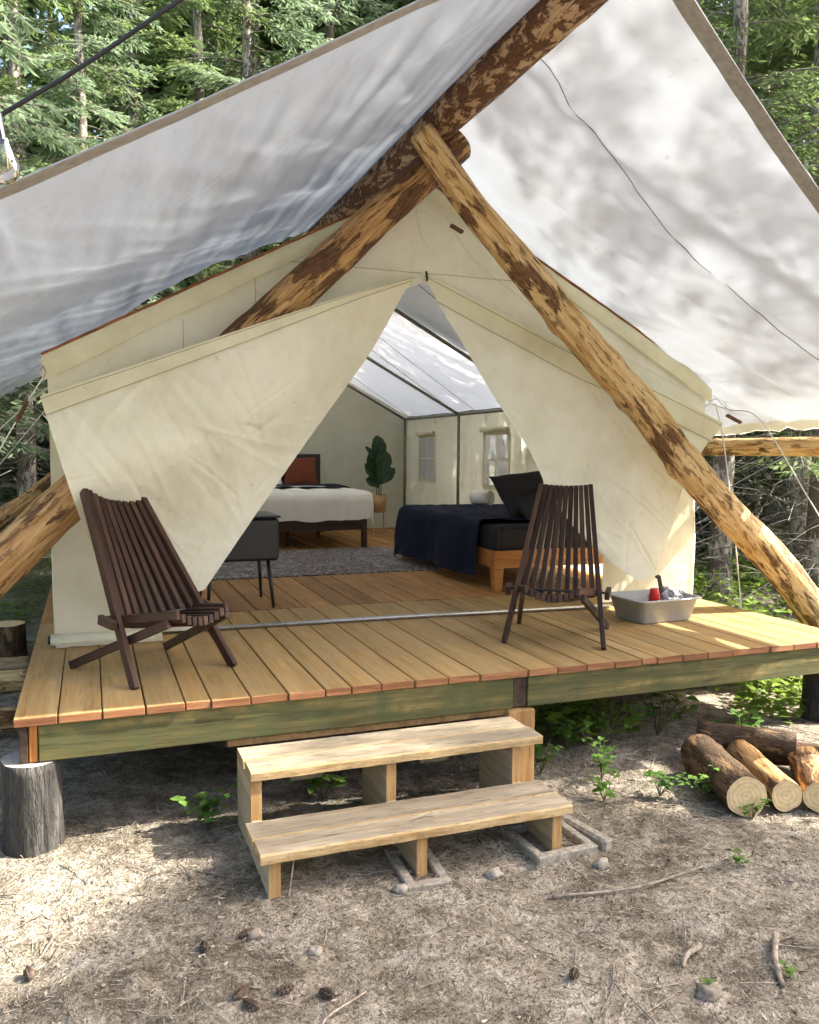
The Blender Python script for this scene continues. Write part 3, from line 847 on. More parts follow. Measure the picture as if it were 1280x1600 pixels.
# ------------------------------------------------------------------ deck
deck = empty('deck', (2.5, 4.0, 0.4), 'raised timber platform of wide planks under the tent', 'deck')
GX = [0, 0.186, 0.375, 0.564, 0.745, 0.864, 1.054, 1.24, 1.429, 1.566, 1.727, 1.913, 2.1, 2.287, 2.578, 2.763, 2.952, 3.137, 3.323, 3.432, 3.614, 3.797, 3.984, 4.276, 4.461, 4.65, 4.835, 5.02]
def board(x0, x1, y0, y1, mat, yfront=0.0):
    w = x1 - x0 - 0.006 - rnd.random() * 0.004
    cx = (x0 + x1) / 2 + rnd.uniform(-0.001, 0.001)
    L = y1 - y0 - 0.006
    mb = MB()
    t = 0.038
    mb.box((0, 0, 0), (w, L, t), None, 0.003)
    # end faces get the end-grain slot
    for k, f in enumerate(mb.F):
        c = sum((mb.V[i] for i in f), Vector()) / len(f)
        if abs(c.y) > L / 2 - 0.002: mb.M[k] = 1
    o = mb.build('deck_board', [mat, M['plank_end']], None)
    o.location = (cx, (y0 + y1) / 2 + yfront, DZ - t / 2 + rnd.uniform(-0.0015, 0.0015))
    o.rotation_euler = (0, rnd.uniform(-0.004, 0.004), 0)
    o.parent = deck; o.matrix_parent_inverse = Matrix.Translation(deck.location).inverted()
for a, b in zip(GX[:-1], GX[1:]):
    board(a, b, 0, 2.21, M['plank_out'], rnd.uniform(-0.006, 0.004))
for y0, y1 in ((2.21, 5.4), (5.4, 8.4)):
    x = 0.0
    ws = [0.186, 0.187, 0.14, 0.186, 0.186, 0.235]
    while x < 4.9:
        w = rnd.choice(ws)
        if x + w > 4.92: w = 5.02 - x
        board(x, x + w, y0, y1, M['plank_in'])
        x += w
ZB = DZ - 0.038
for x0, x1 in ((0.103, 2.497), (2.587, 5.0)):
    mb = MB(); mb.box(((x0 + x1) / 2, 0.04, ZB - 0.087), (x1 - x0, 0.04, 0.174), None, 0.004)
    mb.build('rim_beam', M['beam'], deck, loc=((x0 + x1) / 2, 0.04, ZB - 0.087))
mb = MB(); mb.box((2.542, 0.075, ZB - 0.087), (0.085, 0.09, 0.172), None, 0.003)  # dark block filling the dark gap between the two rim beams
mb.build('gap_block', M['joist_dark'], deck)
for x, mt in ((0.041, M['joist_dark']), (0.081, M['joist_end'])):
    mb = MB(); mb.box((x, 4.18, ZB - 0.088), (0.036, 8.3, 0.176), None, 0.003)
    mb.build('rim_joist', mt, deck)
for x in (0.7, 1.35, 2.0, 3.0, 3.7, 4.3, 4.96):
    mb = MB(); mb.box((x, 4.2, ZB - 0.088), (0.038, 8.2, 0.17), None, 0.003)
    mb.build('joist', M['joist'], deck, loc=(x, 4.2, ZB - 0.088))
for y in (1.15, 3.2, 5.6, 8.0):  # unseen beams added to block light and darken the space under the deck
    mb = MB(); mb.box((2.5, y, 0.31), (4.86, 0.09, 0.185), None, 0.003)
    mb.build('shade_beam', M['joist'], deck, loc=(2.5, y, 0.31))
mb = MB(); mb.box((1.72, -0.008 + 0.06, 0.395), (1.55, 0.038, 0.05), None, 0.003)
mb.build('ledger', M['joist'], deck)

make_log('support_stump', [(0.065, 0.12, -0.06), (0.065, 0.11, 0.404)], [0.135, 0.128], M['char'], M['end_grey'],
         'grey weathered round stump holding up the near left corner of the deck', 'stump', seed=61, n=28, seg=0.04, rough=0.05)
for i, (x, y) in enumerate(((5.05, 0.30), (0.1, 4.2), (2.5, 4.2), (4.88, 4.2), (0.1, 8.0), (2.5, 8.0), (4.88, 8.0))):
    lab = ['round stump under the near right corner of the deck', 'stump under the middle of the deck left edge', 'stump under the centre of the deck', 'stump under the middle of the deck right edge',
           'stump under the far left corner of the deck', 'stump under the far middle of the deck', 'stump under the far right corner of the deck'][i]
    make_log('support_stump', [(x, y, -0.06), (x, y, 0.404)], [0.14, 0.13], M['char'], M['end_grey'], lab, 'stump', seed=70 + i, seg=0.08)
mb = MB(); mb.box((2.54, 0.07, 0.17), (0.165, 0.15, 0.46), None, 0.006)
tag(mb.build('support_post', M['step_leg'], None, loc=(2.54, 0.07, 0.17)), 'squared wooden post under the deck beam behind the steps', 'post')

# ------------------------------------------------------------------ steps
steps = empty('wooden_steps', (1.68, -0.4, 0), 'two-tread rough wooden steps leading up to the deck', 'steps')
def tread(x0, x1, y0, y1, z, nm):
    mb = MB(); L, W = x1 - x0, y1 - y0
    # ragged sawn edge along the front
    n = 26; t = 0.040
    for i in range(n):
        pass
    V = []; F = []; fm = []
    for i in range(n + 1):
        x = -L / 2 + L * i / n
        r = 0.004 * pn(x * 9 + z * 50, y0 * 7, 1) + 0.004 * pn(x * 31, y0 * 9, 4)
        zt = t / 2 + 0.0015 * pn(x * 7, y0 * 30, 2)
        V += [(x, -W / 2 - r, -t / 2), (x, -W / 2 - r * 0.3, zt - 0.007), (x, -W / 2 + 0.006 + abs(r), zt), (x, W / 2 - 0.002, zt), (x, W / 2, -t / 2)]
    for i in range(n):
        a = i * 5; b = a + 5
        for k in range(5):
            k2 = (k + 1) % 5
            F.append((a + k, b + k, b + k2, a + k2)); fm.append(1 if k in (0, 1) else 0)
    F.append((4, 3, 2, 1, 0)); fm.append(1); e = n * 5
    F.append((e, e + 1, e + 2, e + 3, e + 4)); fm.append(1)
    me = mesh(nm, V, F, [M['step'], M['step_edge']], False, fm)
    o = link(nm, me, None, ((x0 + x1) / 2, (y0 + y1) / 2, z - t / 2))
    o.parent = steps; o.matrix_parent_inverse = Matrix.Translation(steps.location).inverted()
tread(0.950, 2.385, -0.790, -0.643, 0.205, 'tread_plank')
tread(0.945, 2.390, -0.627, -0.462, 0.201, 'tread_plank')
tread(0.985, 2.455, -0.385, -0.226, 0.390, 'tread_plank')
tread(0.980, 2.450, -0.210, -0.035, 0.386, 'tread_plank')
for x in (1.012, 1.652, 2.318):
    V = []; F = []
    prof = [(-0.765, -0.04), (-0.765, 0.160), (-0.365, 0.160), (-0.365, 0.346), (0.015, 0.346), (0.015, -0.04)]
    for sx in (-0.024, 0.024): V += [(sx, y, z) for y, z in prof]
    n = len(prof)
    F = [(0, 1, 2, 5), (2, 3, 4, 5), (6, 11, 8, 7), (8, 11, 10, 9)] + [(k, (k + 1) % n + 0, (k + 1) % n + n, k + n)[::-1] for k in range(n)]
    fm = [1, 1, 1, 1] + [0 if k in (0, 2) else 1 for k in range(n)]
    me = mesh('stringer', V, F, [M['step_leg'], M['step_side']], False, fm)
    o = link('stringer', me, None, (x, 0, 0)); o.parent = steps; o.matrix_parent_inverse = Matrix.Translation(steps.location).inverted()
for i, x in enumerate((1.33, 2.02)):
    mb = MB(); mb.box((x, -0.005, 0.26), (0.16, 0.02, 0.16))
    mb.build('riser_block', M['step_side'], steps)

def block(c, rz, label, d=(0.40, 0.40, 0.10)):
    b = empty('concrete_block', c, label, 'concrete block', 'concrete blocks under the steps', rz)
    R = Matrix.Rotation(rz, 3, 'Z')
    mb = MB(); w = 0.045
    for cx, cy, dx, dy in ((0, d[1] / 2 - w / 2, d[0], w), (0, -d[1] / 2 + w / 2, d[0], w), (d[0] / 2 - w / 2, 0, w, d[1] - 2 * w), (-d[0] / 2 + w / 2, 0, w, d[1] - 2 * w)):
        mb.box((cx, cy, 0), (dx, dy, d[2]), None, 0.006)
    o = link('shell', mesh('shell', mb.V, mb.F, M['concrete']), b, None, False)
block((2.33, -0.66, -0.034), 0.05, 'hollow concrete block under the right end of the lower step', (0.32, 0.36, 0.10))
block((1.655, -0.70, -0.04), -0.06, 'hollow concrete block under the middle of the lower step', (0.20, 0.36, 0.10))
mb = MB(); mb.box((0, 0, 0), (0.06, 0.40, 0.10), Matrix.Rotation(0.18, 3, 'Z'), 0.012)
tag(mb.build('concrete_kerb', M['concrete'], None, loc=None), 'pale concrete strip lying beside the right of the steps', 'concrete block').location = (2.53, -0.62, -0.025)

# ------------------------------------------------------------------ folding chairs
def chair(loc, rz, label):
    c = empty('slatted_chair', loc, label, 'chair', 'slatted folding chairs on the deck', rz)
    # local: x = sideways, y = backwards, z = up; front feet at y = 0
    N = 11
    def part(name, a, b, w, t, up):
        a, b = Vector(a), Vector(b)
        y = (b - a); L = y.length; y.normalize()
        x = y.cross(Vector(up)).normalized(); z = x.cross(y)
        R = Matrix((x, y, z)).transposed()
        mb = MB(); mb.box((0, 0, 0), (w, L, t), None, 0.003)
        o = link(name, mesh(name, mb.V, mb.F, M['chair']))
        o.location = (a + b) / 2; o.rotation_mode = 'QUATERNION'; o.rotation_quaternion = R.to_quaternion()
        o.parent = c
        return o
    for k in range(N):
        q = k / (N - 1) * 2 - 1
        bow = 0.055 * (1 - q * q)
        top = (0.166 * q, 0.715 + bow * 0.8, 0.965 - 0.012 * (1 - q * q))
        z0 = 0.295
        low = (0.275 * q, 0.235 + bow * 0.9, z0 - 0.03 * (1 - q * q))
        if k in (0, N - 1):
            part('back_leg_slat', (0.305 * q, 0.0, 0.0), top, 0.031, 0.054, (0, -1, 0.8))
        else:
            part('back_slat', low, top, 0.0305, 0.050, (0, -1, 0.8))
    NS = 10
    for k in range(NS):
        q = k / (NS - 1) * 2 - 1
        bow = 0.050 * (1 - q * q)
        part('seat_slat', (0.150 * q, -0.150, 0.372 - bow), (0.262 * q, 0.36 + 0.02 * (1 - q * q), 0.295 - bow * 1.1), 0.028, 0.046, (0, 0, 1))
    for q in (-1, 1):
        part('rear_leg', (0.180 * q, -0.11, 0.330), (0.300 * q, 0.645, 0.014), 0.028, 0.046, (0, 0, 1))
        part('side_block', (0.310 * q, 0.17, 0.300), (0.318 * q, 0.30, 0.318), 0.030, 0.050, (0, 0, 1))
    mb = MB(); mb.tube([(-0.33, 0.245, 0.310), (0.33, 0.245, 0.310)], 0.008, 8)
    link('rod', mesh('rod', mb.V, mb.F, M['black']), c, None, False)
    mb = MB(); mb.tube([(-0.17, -0.12, 0.345), (0, -0.12, 0.300), (0.17, -0.12, 0.345)], 0.006, 6)
    link('cord', mesh('cord', mb.V, mb.F, M['black']), c, None, False)
    return c
# local +y (backwards) points along D
chair((0.80, 0.46, DZ), math.atan2(0.874, -0.485) - math.pi / 2, 'dark slatted folding chair on the left, turned towards the steps')
chair((2.993, 0.447, DZ), math.atan2(0.81, 0.586) - math.pi / 2, 'dark slatted folding chair on the right, beside the grey tub')

# ------------------------------------------------------------------ tub and what is in it
tub = empty('plastic_tub', (4.13, 0.985, DZ), 'grey plastic wash tub on the deck holding a red cup', 'tub', None, 0.06)
def tub_mesh():
    V = []; F = []
    def ring(hx, hy, z, r):
        b = len(V)
        for (sx, sy, a0) in ((1, 1, 0), (-1, 1, 90), (-1, -1, 180), (1, -1, 270)):
            for k in range(5):
                a = math.radians(a0 + 22.5 * k)
                V.append((sx * (hx - r) + r * math.cos(a), sy * (hy - r) + r * math.sin(a), z))
        return b
    R = [ring(0.215, 0.150, 0.003, 0.04), ring(0.222, 0.157, 0.010, 0.04), ring(0.262, 0.190, 0.158, 0.05), ring(0.285, 0.212, 0.160, 0.06), ring(0.288, 0.215, 0.168, 0.06),
         ring(0.282, 0.209, 0.174, 0.06), ring(0.258, 0.186, 0.170, 0.05), ring(0.218, 0.153, 0.014, 0.04)]
    for a, b in zip(R[:-1], R[1:]):
        for k in range(20): F.append((a + k, a + (k + 1) % 20, b + (k + 1) % 20, b + k))
    F.append(tuple(reversed(range(20)))); F.append(tuple(R[-1] + k for k in range(20)))
    return mesh('basin', V, F, M['tub'], True)
link('basin', tub_mesh(), tub, None, False)
def lathe(prof, n=20):
    V = []; F = []
    for r, z in prof:
        for k in range(n):
            a = 2 * math.pi * k / n; V.append((r * math.cos(a), r * math.sin(a), z))
    for i in range(len(prof) - 1):
        for k in range(n): F.append((i * n + k, i * n + (k + 1) % n, (i + 1) * n + (k + 1) % n, (i + 1) * n + k))
    return V, F
V, F = lathe([(0.002, 0.0), (0.043, 0.0), (0.043, 0.006), (0.038, 0.055), (0.0385, 0.058), (0.031, 0.105), (0.029, 0.110), (0.027, 0.107), (0.002, 0.107)], 24)
o = link('cup', mesh('cup', V, F, M['red'], True), None, (4.075, 0.90, DZ + 0.125))
tag(o, 'upturned red plastic cup in the grey tub', 'cup')
mb = MB(); mb.box((0, 0, 0.05), (0.03, 0.014, 0.16), Matrix.Rotation(-0.25, 3, 'Y'), 0.003); mb.box((-0.03, 0, 0.125), (0.034, 0.018, 0.02), Matrix.Rotation(-0.25, 3, 'Y'), 0.003)
o = mb.build('handle', M['black']); o.location = (4.165, 0.95, DZ + 0.185); tag(o, 'black brush handle sticking up out of the tub', 'handle')
m_, nt_ = new_mat('clear_bag')
v_ = coords(nt_)
n1_ = nz(nt_, v_, 22.0, 5, 0.7, 2.5)
finish(nt_, ramp(nt_, n1_, [(0.35, (0.10, 0.10, 0.10)), (0.5, (0.42, 0.42, 0.41)), (0.62, (0.78, 0.78, 0.77))]), 0.18, bump(nt_, n1_, 1.0, 0.03), 0.6)
M['bag'] = m_
def blob(name, c, rx, ry, rz, mat, amp, fr, seed, nu=24, nv=16):
    V = []; 
    for i in range(nv + 1):
        th = math.pi * i / nv
        for k in range(nu):
            ph = 2 * math.pi * k / nu
            d = Vector((math.sin(th) * math.cos(ph), math.sin(th) * math.sin(ph), math.cos(th)))
            s = 1 + amp * pn(d.x * fr + seed, d.y * fr, d.z * fr) + amp * 0.6 * pn(d.x * fr * 2.6 + seed, d.y * fr * 2.6, d.z * fr * 2.6)
            V.append((d.x * rx * s, d.y * ry * s, d.z * rz * s))
    F = [(i * nu + k, (i + 1) * nu + k, (i + 1) * nu + (k + 1) % nu, i * nu + (k + 1) % nu) for i in range(nv) for k in range(nu)]
    return link(name, mesh(name, V, F, mat, True), None, c)
tag(blob('bag', (4.265, 0.985, DZ + 0.135), 0.12, 0.085, 0.075, M['bag'], 0.5, 2.2, 4.0, 36, 24), 'crumpled clear plastic bag in the tub behind the red cup', 'bag')

# ------------------------------------------------------------------ bed on the right
bedr = empty('bed', (4.2, 3.55, DZ), 'orange wood platform bed along the right wall with charcoal sheet', 'bed')
X0, X1, Y0, Y1 = 3.55, 4.80, 2.38, 4.72
for a, b in (((X0, Y0), (X1, Y0)), ((X0, Y1), (X1, Y1))):
    mb = MB(); mb.box(((X0 + X1) / 2, a[1] + (0.02 if a[1] == Y0 else -0.02), DZ + 0.275), (X1 - X0, 0.032, 0.15), None, 0.003)
    mb.build('rail', M['orange_wood'], bedr)
for x in (X0 + 0.018, X1 - 0.018):
    mb = MB(); mb.box((x, (Y0 + Y1) / 2, DZ + 0.275), (0.032, Y1 - Y0 - 0.08, 0.146), None, 0.003)
    mb.build('rail', M['orange_wood'], bedr)
for x in (X0 + 0.045, X1 - 0.045):
    for y in (Y0 + 0.05, Y1 - 0.05):
        V = []
        for z, w in ((0.0, 0.032), (0.20, 0.045), (0.345, 0.045)):
            V += [(x - w, y - w, DZ + z), (x + w, y - w, DZ + z), (x + w, y + w, DZ + z), (x - w, y + w, DZ + z)]
        F = [(3, 2, 1, 0), (8, 9, 10, 11)] + [(r * 4 + k, r * 4 + (k + 1) % 4, r * 4 + 4 + (k + 1) % 4, r * 4 + 4 + k) for r in (0, 1) for k in range(4)]
        link('leg', mesh('leg', V, F, M['orange_wood']), bedr)
def pillow_mesh(name, L, W, T, mat, seed, nu=26, nv=18):
    V = []
    for side in (1, -1):
        for i in range(nu):
            for j in range(nv):
                u = i / (nu - 1) * 2 - 1; v = j / (nv - 1) * 2 - 1
                h = max(0, (1 - u * u)) ** 0.55 * max(0, (1 - v * v)) ** 0.55
                pin = 1 - 0.10 * (1 - v * v) * abs(u) ** 3
                pin2 = 1 - 0.10 * (1 - u * u) * abs(v) ** 3
                V.append((u * L / 2 * pin, v * W / 2 * pin2, side * (T / 2 * h * (1 + 0.18 * pn(u * 2 + seed, v * 2, side)) + 0.002)))
    F1 = grid_faces(nu, nv); F2 = grid_faces(nu, nv)[:, ::-1] + nu * nv
    return mesh(name, np.array(V), np.vstack([F1, F2]), mat, True)
def mattress(x0, x1, y0, y1, z0, z1, mat, parent, name='mattress'):
    def fn(u, v):
        # u around a loop section, v along y
        a = u * 2 * math.pi
        cx, sx = math.cos(a), math.sin(a)
        e = 0.18
        X = (abs(cx) ** e) * (1 if cx > 0 else -1); Z = (abs(sx) ** e) * (1 if sx > 0 else -1)
        k = 1.0
        yy = y0 + (y1 - y0) * v
        ed = min(v, 1 - v) * (y1 - y0)
        sh = 1 - 0.10 * max(0, 1 - ed / 0.06) ** 2
        return ((x0 + x1) / 2 + (x1 - x0) / 2 * X * sh, yy + 0.006 * pn(X * 5, Z * 8, v), (z0 + z1) / 2 + (z1 - z0) / 2 * Z * (sh if ed < 0.05 else 1.0))
    o = sheet(name, fn, 49, 40, mat, parent)
    return o
mattress(X0 + 0.02, X1 - 0.01, Y0 + 0.02, Y1 - 0.02, DZ + 0.33, DZ + 0.56, M['charcoal'], bedr)
def end_cap(u, v):
    x = X0 + 0.03 + (X1 - X0 - 0.05) * u; z = DZ + 0.335 + 0.222 * v
    r = pn(x * 18 + z * 22, z * 4 - x * 4, 2) * 0.006
    return (x, Y0 + 0.024 + r + 0.03 * (2 * v - 1) ** 4, z)
sheet('sheet_end', end_cap, 50, 14, M['charcoal'], bedr)
# navy blanket draped over the bed
def blanket(u, v):
    # u across: 0 = hem hanging on the left side, 1 = right; v along y
    y = 2.62 + (4.86 - 2.62) * v
    zt = DZ + 0.60
    L = 0.50 + 0.05 * pn(y * 2, 1) + 0.10 * max(0, v - 0.8) / 0.2
    s = u * (L + 1.20)
    over = max(0.0, (v - 0.90) / 0.10)
    if s < L:
        d = L - s
        x = X0 - 0.045 - 0.05 * (d / L) - 0.035 * math.sin(y * 6 + 1) * (d / L) - 0.02 * pn(y * 5, d * 4, 3); z = zt - d
        if d < 0.08:
            k = d / 0.08; x = X0 - 0.045 + (1 - k) ** 2 * 0.05; z = zt - 0.02 * k - 0.06 * k * k
    else:
        x = X0 + 0.005 + (s - L); z = zt + 0.030 * pn(x * 3, y * 3, 4) + 0.012 * pn(x * 8, y * 8, 6)
    z += 0.015 * pn(x * 2.5, y * 2.5, 9)
    if over > 0:
        z -= 0.28 * over ** 2; y -= 0.06 * over
    return (x, y, max(z, DZ + 0.03))
o = sheet('blanket', blanket, 60, 60, M['navy']); tag(o, 'navy blue blanket hanging over the side of the right bed', 'blanket')
def pillow(name, c, L, W, T, rot, mat, label):
    o = link(name, pillow_mesh(name, L, W, T, mat, c[0] * 3), None, c); o.rotation_euler = rot
    return tag(o, label, 'pillow')
pillow('pillow', (4.28, 3.02, DZ + 0.80), 0.82, 0.50, 0.32, (math.radians(50), math.radians(-4), math.radians(8)), M['charcoal'], 'charcoal pillow propped upright on the right bed')
pillow('pillow', (4.34, 2.72, DZ + 0.68), 0.80, 0.50, 0.30, (math.radians(20), 0, math.radians(-4)), M['charcoal'], 'charcoal pillow lying flat in front of the upright one')
# rolled towel
V = []; F = []
n = 70
tw = []
for i in range(n):
    a = i / (n - 1) * 5.2 * math.pi; r = 0.022 + 0.0058 * a
    tw.append((r * math.cos(a), r * math.sin(a)))
for y in (0, 0.22):
    for (x, z) in tw: V.append((x, y + 0.02 * pn(x * 20, z * 20, y), z))
for i in range(n - 1): F.append((i, i + 1, n + i + 1, n + i))
me = mesh('rolled_towel', V, F, M['towel'], True)
o = link('rolled_towel', me, None, (4.47, 4.36, DZ + 0.675)); o.rotation_euler = (0, 0, 0.5); o.scale = (0.75, 1.0, 0.75)
tag(o, 'rolled cream towel on the far side of the navy blanket', 'towel')
sol = o.modifiers.new('thick', 'SOLIDIFY'); sol.thickness = 0.014
# ------------------------------------------------------------------ bed at the back
bedb = empty('bed', (2.76, 7.0, DZ), 'dark wood bed against the back wall under a cream duvet', 'bed')
bx0, bx1, by0, by1 = 1.98, 3.54, 5.9, 8.05
mb = MB(); mb.box(((bx0 + bx1) / 2, by0 + 0.02, DZ + 0.285), (bx1 - bx0, 0.035, 0.13), None, 0.003); mb.build('rail', M['dark_wood'], bedb)
for x in (bx0 + 0.02, bx1 - 0.02):
    mb = MB(); mb.box((x, (by0 + by1) / 2 + 0.02, DZ + 0.285), (0.035, by1 - by0 - 0.06, 0.126), None, 0.003); mb.build('rail', M['dark_wood'], bedb)
for x, y in ((bx0 + 0.03, by0 + 0.03), (bx1 - 0.03, by0 + 0.03), (2.62, 6.25), (3.2, 7.0), (bx0 + 0.03, by1 - 0.05), (bx1 - 0.03, by1 - 0.05), (2.75, 7.6)):
    mb = MB(); s = 0.03 if y < 6 or y > 7.9 else 0.018
    mb.box((x, y, DZ + 0.175), (2 * s, 2 * s, 0.35), None, 0.003); mb.build('leg', M['dark_wood'], bedb)
mb = MB(); mb.box((2.76, 8.075, DZ + 0.80), (1.5, 0.04, 0.68), None, 0.01); mb.build('headboard', M['black'], bedb)
mattress(bx0 + 0.02, bx1 - 0.02, by0 + 0.02, by1 - 0.04, DZ + 0.35, DZ + 0.60, M['duvet'], bedb)
def duvet(u, v):
    # u: 0 left hem .. 1 right hem ; v: 0 foot hem .. 1 head
    W = 1.60; drop = 0.34; s = u * (W + 2 * drop) - drop
    zt = DZ + 0.70
    puff = 0.028 * abs(math.sin(s / 0.32 * math.pi)) ** 0.5
    if s < 0: x = bx0 - 0.05 - 0.02 * pn(v * 8, 1); z = zt + s
    elif s > W: x = bx1 + 0.05 + 0.03 * pn(v * 8, 2) + 0.05 * (s - W); z = zt - (s - W)
    else: x = bx0 - 0.02 + s; z = zt
    t = v * (1.75 + 0.36) - 0.36
    if t < 0:
        y = by0 - 0.05 - 0.03 * pn(x * 5, 3) - puff * 0.8; z = z + t * (0.98 + 0.08 * pn(x * 3, 8))
    else: y = by0 - 0.02 + t; z += puff - 0.014
    k = math.hypot(min(0, t) / 0.36, max(0, s - W) / drop)
    ek = max(0, 1 - min(abs(t), 0.10) / 0.10)
    z -= 0.035 * ek if t >= 0 else 0.035 * ek
    if t < 0: y += 0.03 * ek
    z += 0.010 * pn(x * 6, y * 6, z * 6)
    return (x, y, max(z, DZ + 0.28 if k < 1 else DZ + 0.16))
o = sheet('duvet', duvet, 90, 60, M['duvet']); tag(o, 'quilted cream duvet on the bed at the back of the tent', 'duvet')
def throw(u, v):
    x = bx0 - 0.06 + (bx1 - bx0 + 0.18) * u; y = 6.45 + 0.62 * v
    z = DZ + 0.742 + 0.012 * pn(x * 4, y * 4, 2)
    if x > bx1 - 0.10: z -= 1.0 * (x - bx1 + 0.10) ** 1.4 * 2.0
    return (x, y, z)
o = sheet('throw_blanket', throw, 50, 16, M['navy']); tag(o, 'navy throw laid across the cream duvet', 'blanket')
pillow('cushion', (3.16, 7.86, DZ + 0.90), 0.5, 0.42, 0.16, (math.radians(76), 0, 0), M['rust'], 'rust red cushion against the black headboard').__setitem__('category', 'cushion')
pillow('pillow', (2.6, 7.84, DZ + 0.86), 0.6, 0.42, 0.16, (math.radians(72), 0, 0), M['duvet'], 'cream pillow beside the rust red cushion')

# rug
m_, nt_ = new_mat('rug')
v_ = coords(nt_, rnd_off=False)
a_ = nz(nt_, v_, 2.6, 4, 0.72, 1.5); b_ = nz(nt_, v_, 22.0, 2, 0.8)
f_ = math_(nt_, 'ADD', math_(nt_, 'MULTIPLY', a_, 0.65), math_(nt_, 'MULTIPLY', b_, 0.35))
c_ = ramp(nt_, f_, [(0.40, (0.035, 0.035, 0.045)), (0.455, (0.30, 0.29, 0.27)), (0.49, (0.10, 0.045, 0.035)), (0.525, (0.07, 0.065, 0.07)), (0.56, (0.42, 0.40, 0.37)), (0.62, (0.06, 0.07, 0.09))])
finish(nt_, c_, 0.95, bump(nt_, b_, 0.4, 0.006), 0.1)
M['rug'] = m_
mb = MB(); mb.box((0, 0, 0), (2.42, 2.05, 0.010), None, 0.003)
o = mb.build('rug', M['rug']); o.location = (2.53, 4.79, DZ + 0.0065); tag(o, 'faded grey patterned rug in the middle of the tent floor', 'rug')

# black cabinet on splayed legs
cab = empty('cabinet', (1.40, 2.55, DZ), 'black cabinet on thin splayed legs just inside the doorway', 'cabinet')
mb = MB(); mb.box((1.385, 2.52, DZ + 0.525), (0.58, 0.52, 0.325), None, 0.02); mb.build('body', M['black'], cab)
mb = MB(); mb.box((1.385, 2.52, DZ + 0.695), (0.60, 0.54, 0.014), None, 0.004); mb.build('top', M['black'], cab)
for x, y, dx, dy in ((1.60, 2.33, 0.03, -0.06), (1.60, 2.70, 0.03, 0.08), (1.17, 2.33, -0.03, -0.06), (1.17, 2.70, -0.03, 0.08)):
    mb = MB(); mb.tube([(x, y, DZ + 0.37), (x + dx, y + dy, DZ)], [0.018, 0.011], 8); mb.build('leg', M['black'], cab, True)

# plant in a bronze pot
pl = empty('potted_plant', (4.26, 7.6, DZ), 'tall dark broad-leaved plant in a bronze pot stand', 'plant')
V, F = lathe([(0.002, 0.0), (0.085, 0.0), (0.10, 0.01), (0.118, 0.255), (0.112, 0.255), (0.105, 0.23), (0.002, 0.23)], 24)
V = [(x + 4.26, y + 7.6, z + DZ + 0.30) for x, y, z in V]
link('pot', mesh('pot', V, F, M['bronze'], True), pl)
for k in range(4):
    a = k * math.pi / 2 + 0.5
    mb = MB(); mb.tube([(4.26 + 0.10 * math.cos(a), 7.6 + 0.10 * math.sin(a), DZ + 0.40), (4.26 + 0.105 * math.cos(a), 7.6 + 0.105 * math.sin(a), DZ)], 0.007, 6)
    mb.build('stand_leg', M['bronze'], pl)
for k in range(6):
    a = k * 1.1
    mb = MB(); mb.tube([(4.26 + 0.03 * math.cos(a), 7.6 + 0.03 * math.sin(a), DZ + 0.52), (4.26 + 0.05 * math.cos(a), 7.6 + 0.05 * math.sin(a), DZ + 0.9), (4.25 + 0.04 * math.cos(a + 1), 7.6, DZ + 1.15)], 0.006, 5)
    mb.build('stem', M['stem'], pl)
def big_leaf(base, d, L, W, mat, parent, seed, face=None):
    d = Vector(d).normalized(); side = d.cross(Vector(face or (0.2, -1, 0.2))).normalized(); nrm = side.cross(d)
    V = []; nu, nv = 9, 5
    for i in range(nu):
        u = i / (nu - 1); w = W * math.sin(math.pi * min(1, u * 0.96 + 0.02)) ** 0.7 * (0.75 + 0.4 * u) * (1 + 0.12 * pn(seed, u * 6))
        for j in range(nv):
            v = j / (nv - 1) * 2 - 1
            p = Vector(base) + d * L * u + side * w * v * 0.5 + nrm * (0.10 * L * abs(v) * W / L - 0.22 * L * u * u + 0.015 * pn(u * 5, v * 3, seed))
            V.append(tuple(p))
    return link('leaf', mesh('leaf', np.array(V), grid_faces(nu, nv), mat, True), parent)
for i, (dx, dz, L, W, bx, bz) in enumerate(((-0.05, 1, 0.36, 0.26, 0.0, 1.05), (0.1, 1, 0.34, 0.25, 0.02, 0.88), (-0.6, 0.8, 0.30, 0.10, -0.02, 1.02), (0.75, 0.8, 0.30, 0.15, 0.03, 0.72),
                                            (-0.5, 0.6, 0.30, 0.22, -0.01, 0.78), (0.25, 1, 0.34, 0.26, 0.0, 0.72), (-0.2, 1, 0.34, 0.24, -0.03, 0.66), (-0.75, 0.35, 0.22, 0.16, -0.01, 0.70), (0.35, 0.7, 0.26, 0.2, 0.02, 0.92), (-0.3, 1, 0.3, 0.24, -0.05, 0.88))):
    big_leaf((4.26 + bx, 7.58 - 0.02 * (i % 3), DZ + bz), (dx, -0.10 - 0.1 * (i % 2), dz), L, W, M['leaf_dark'], pl, i * 3.3)

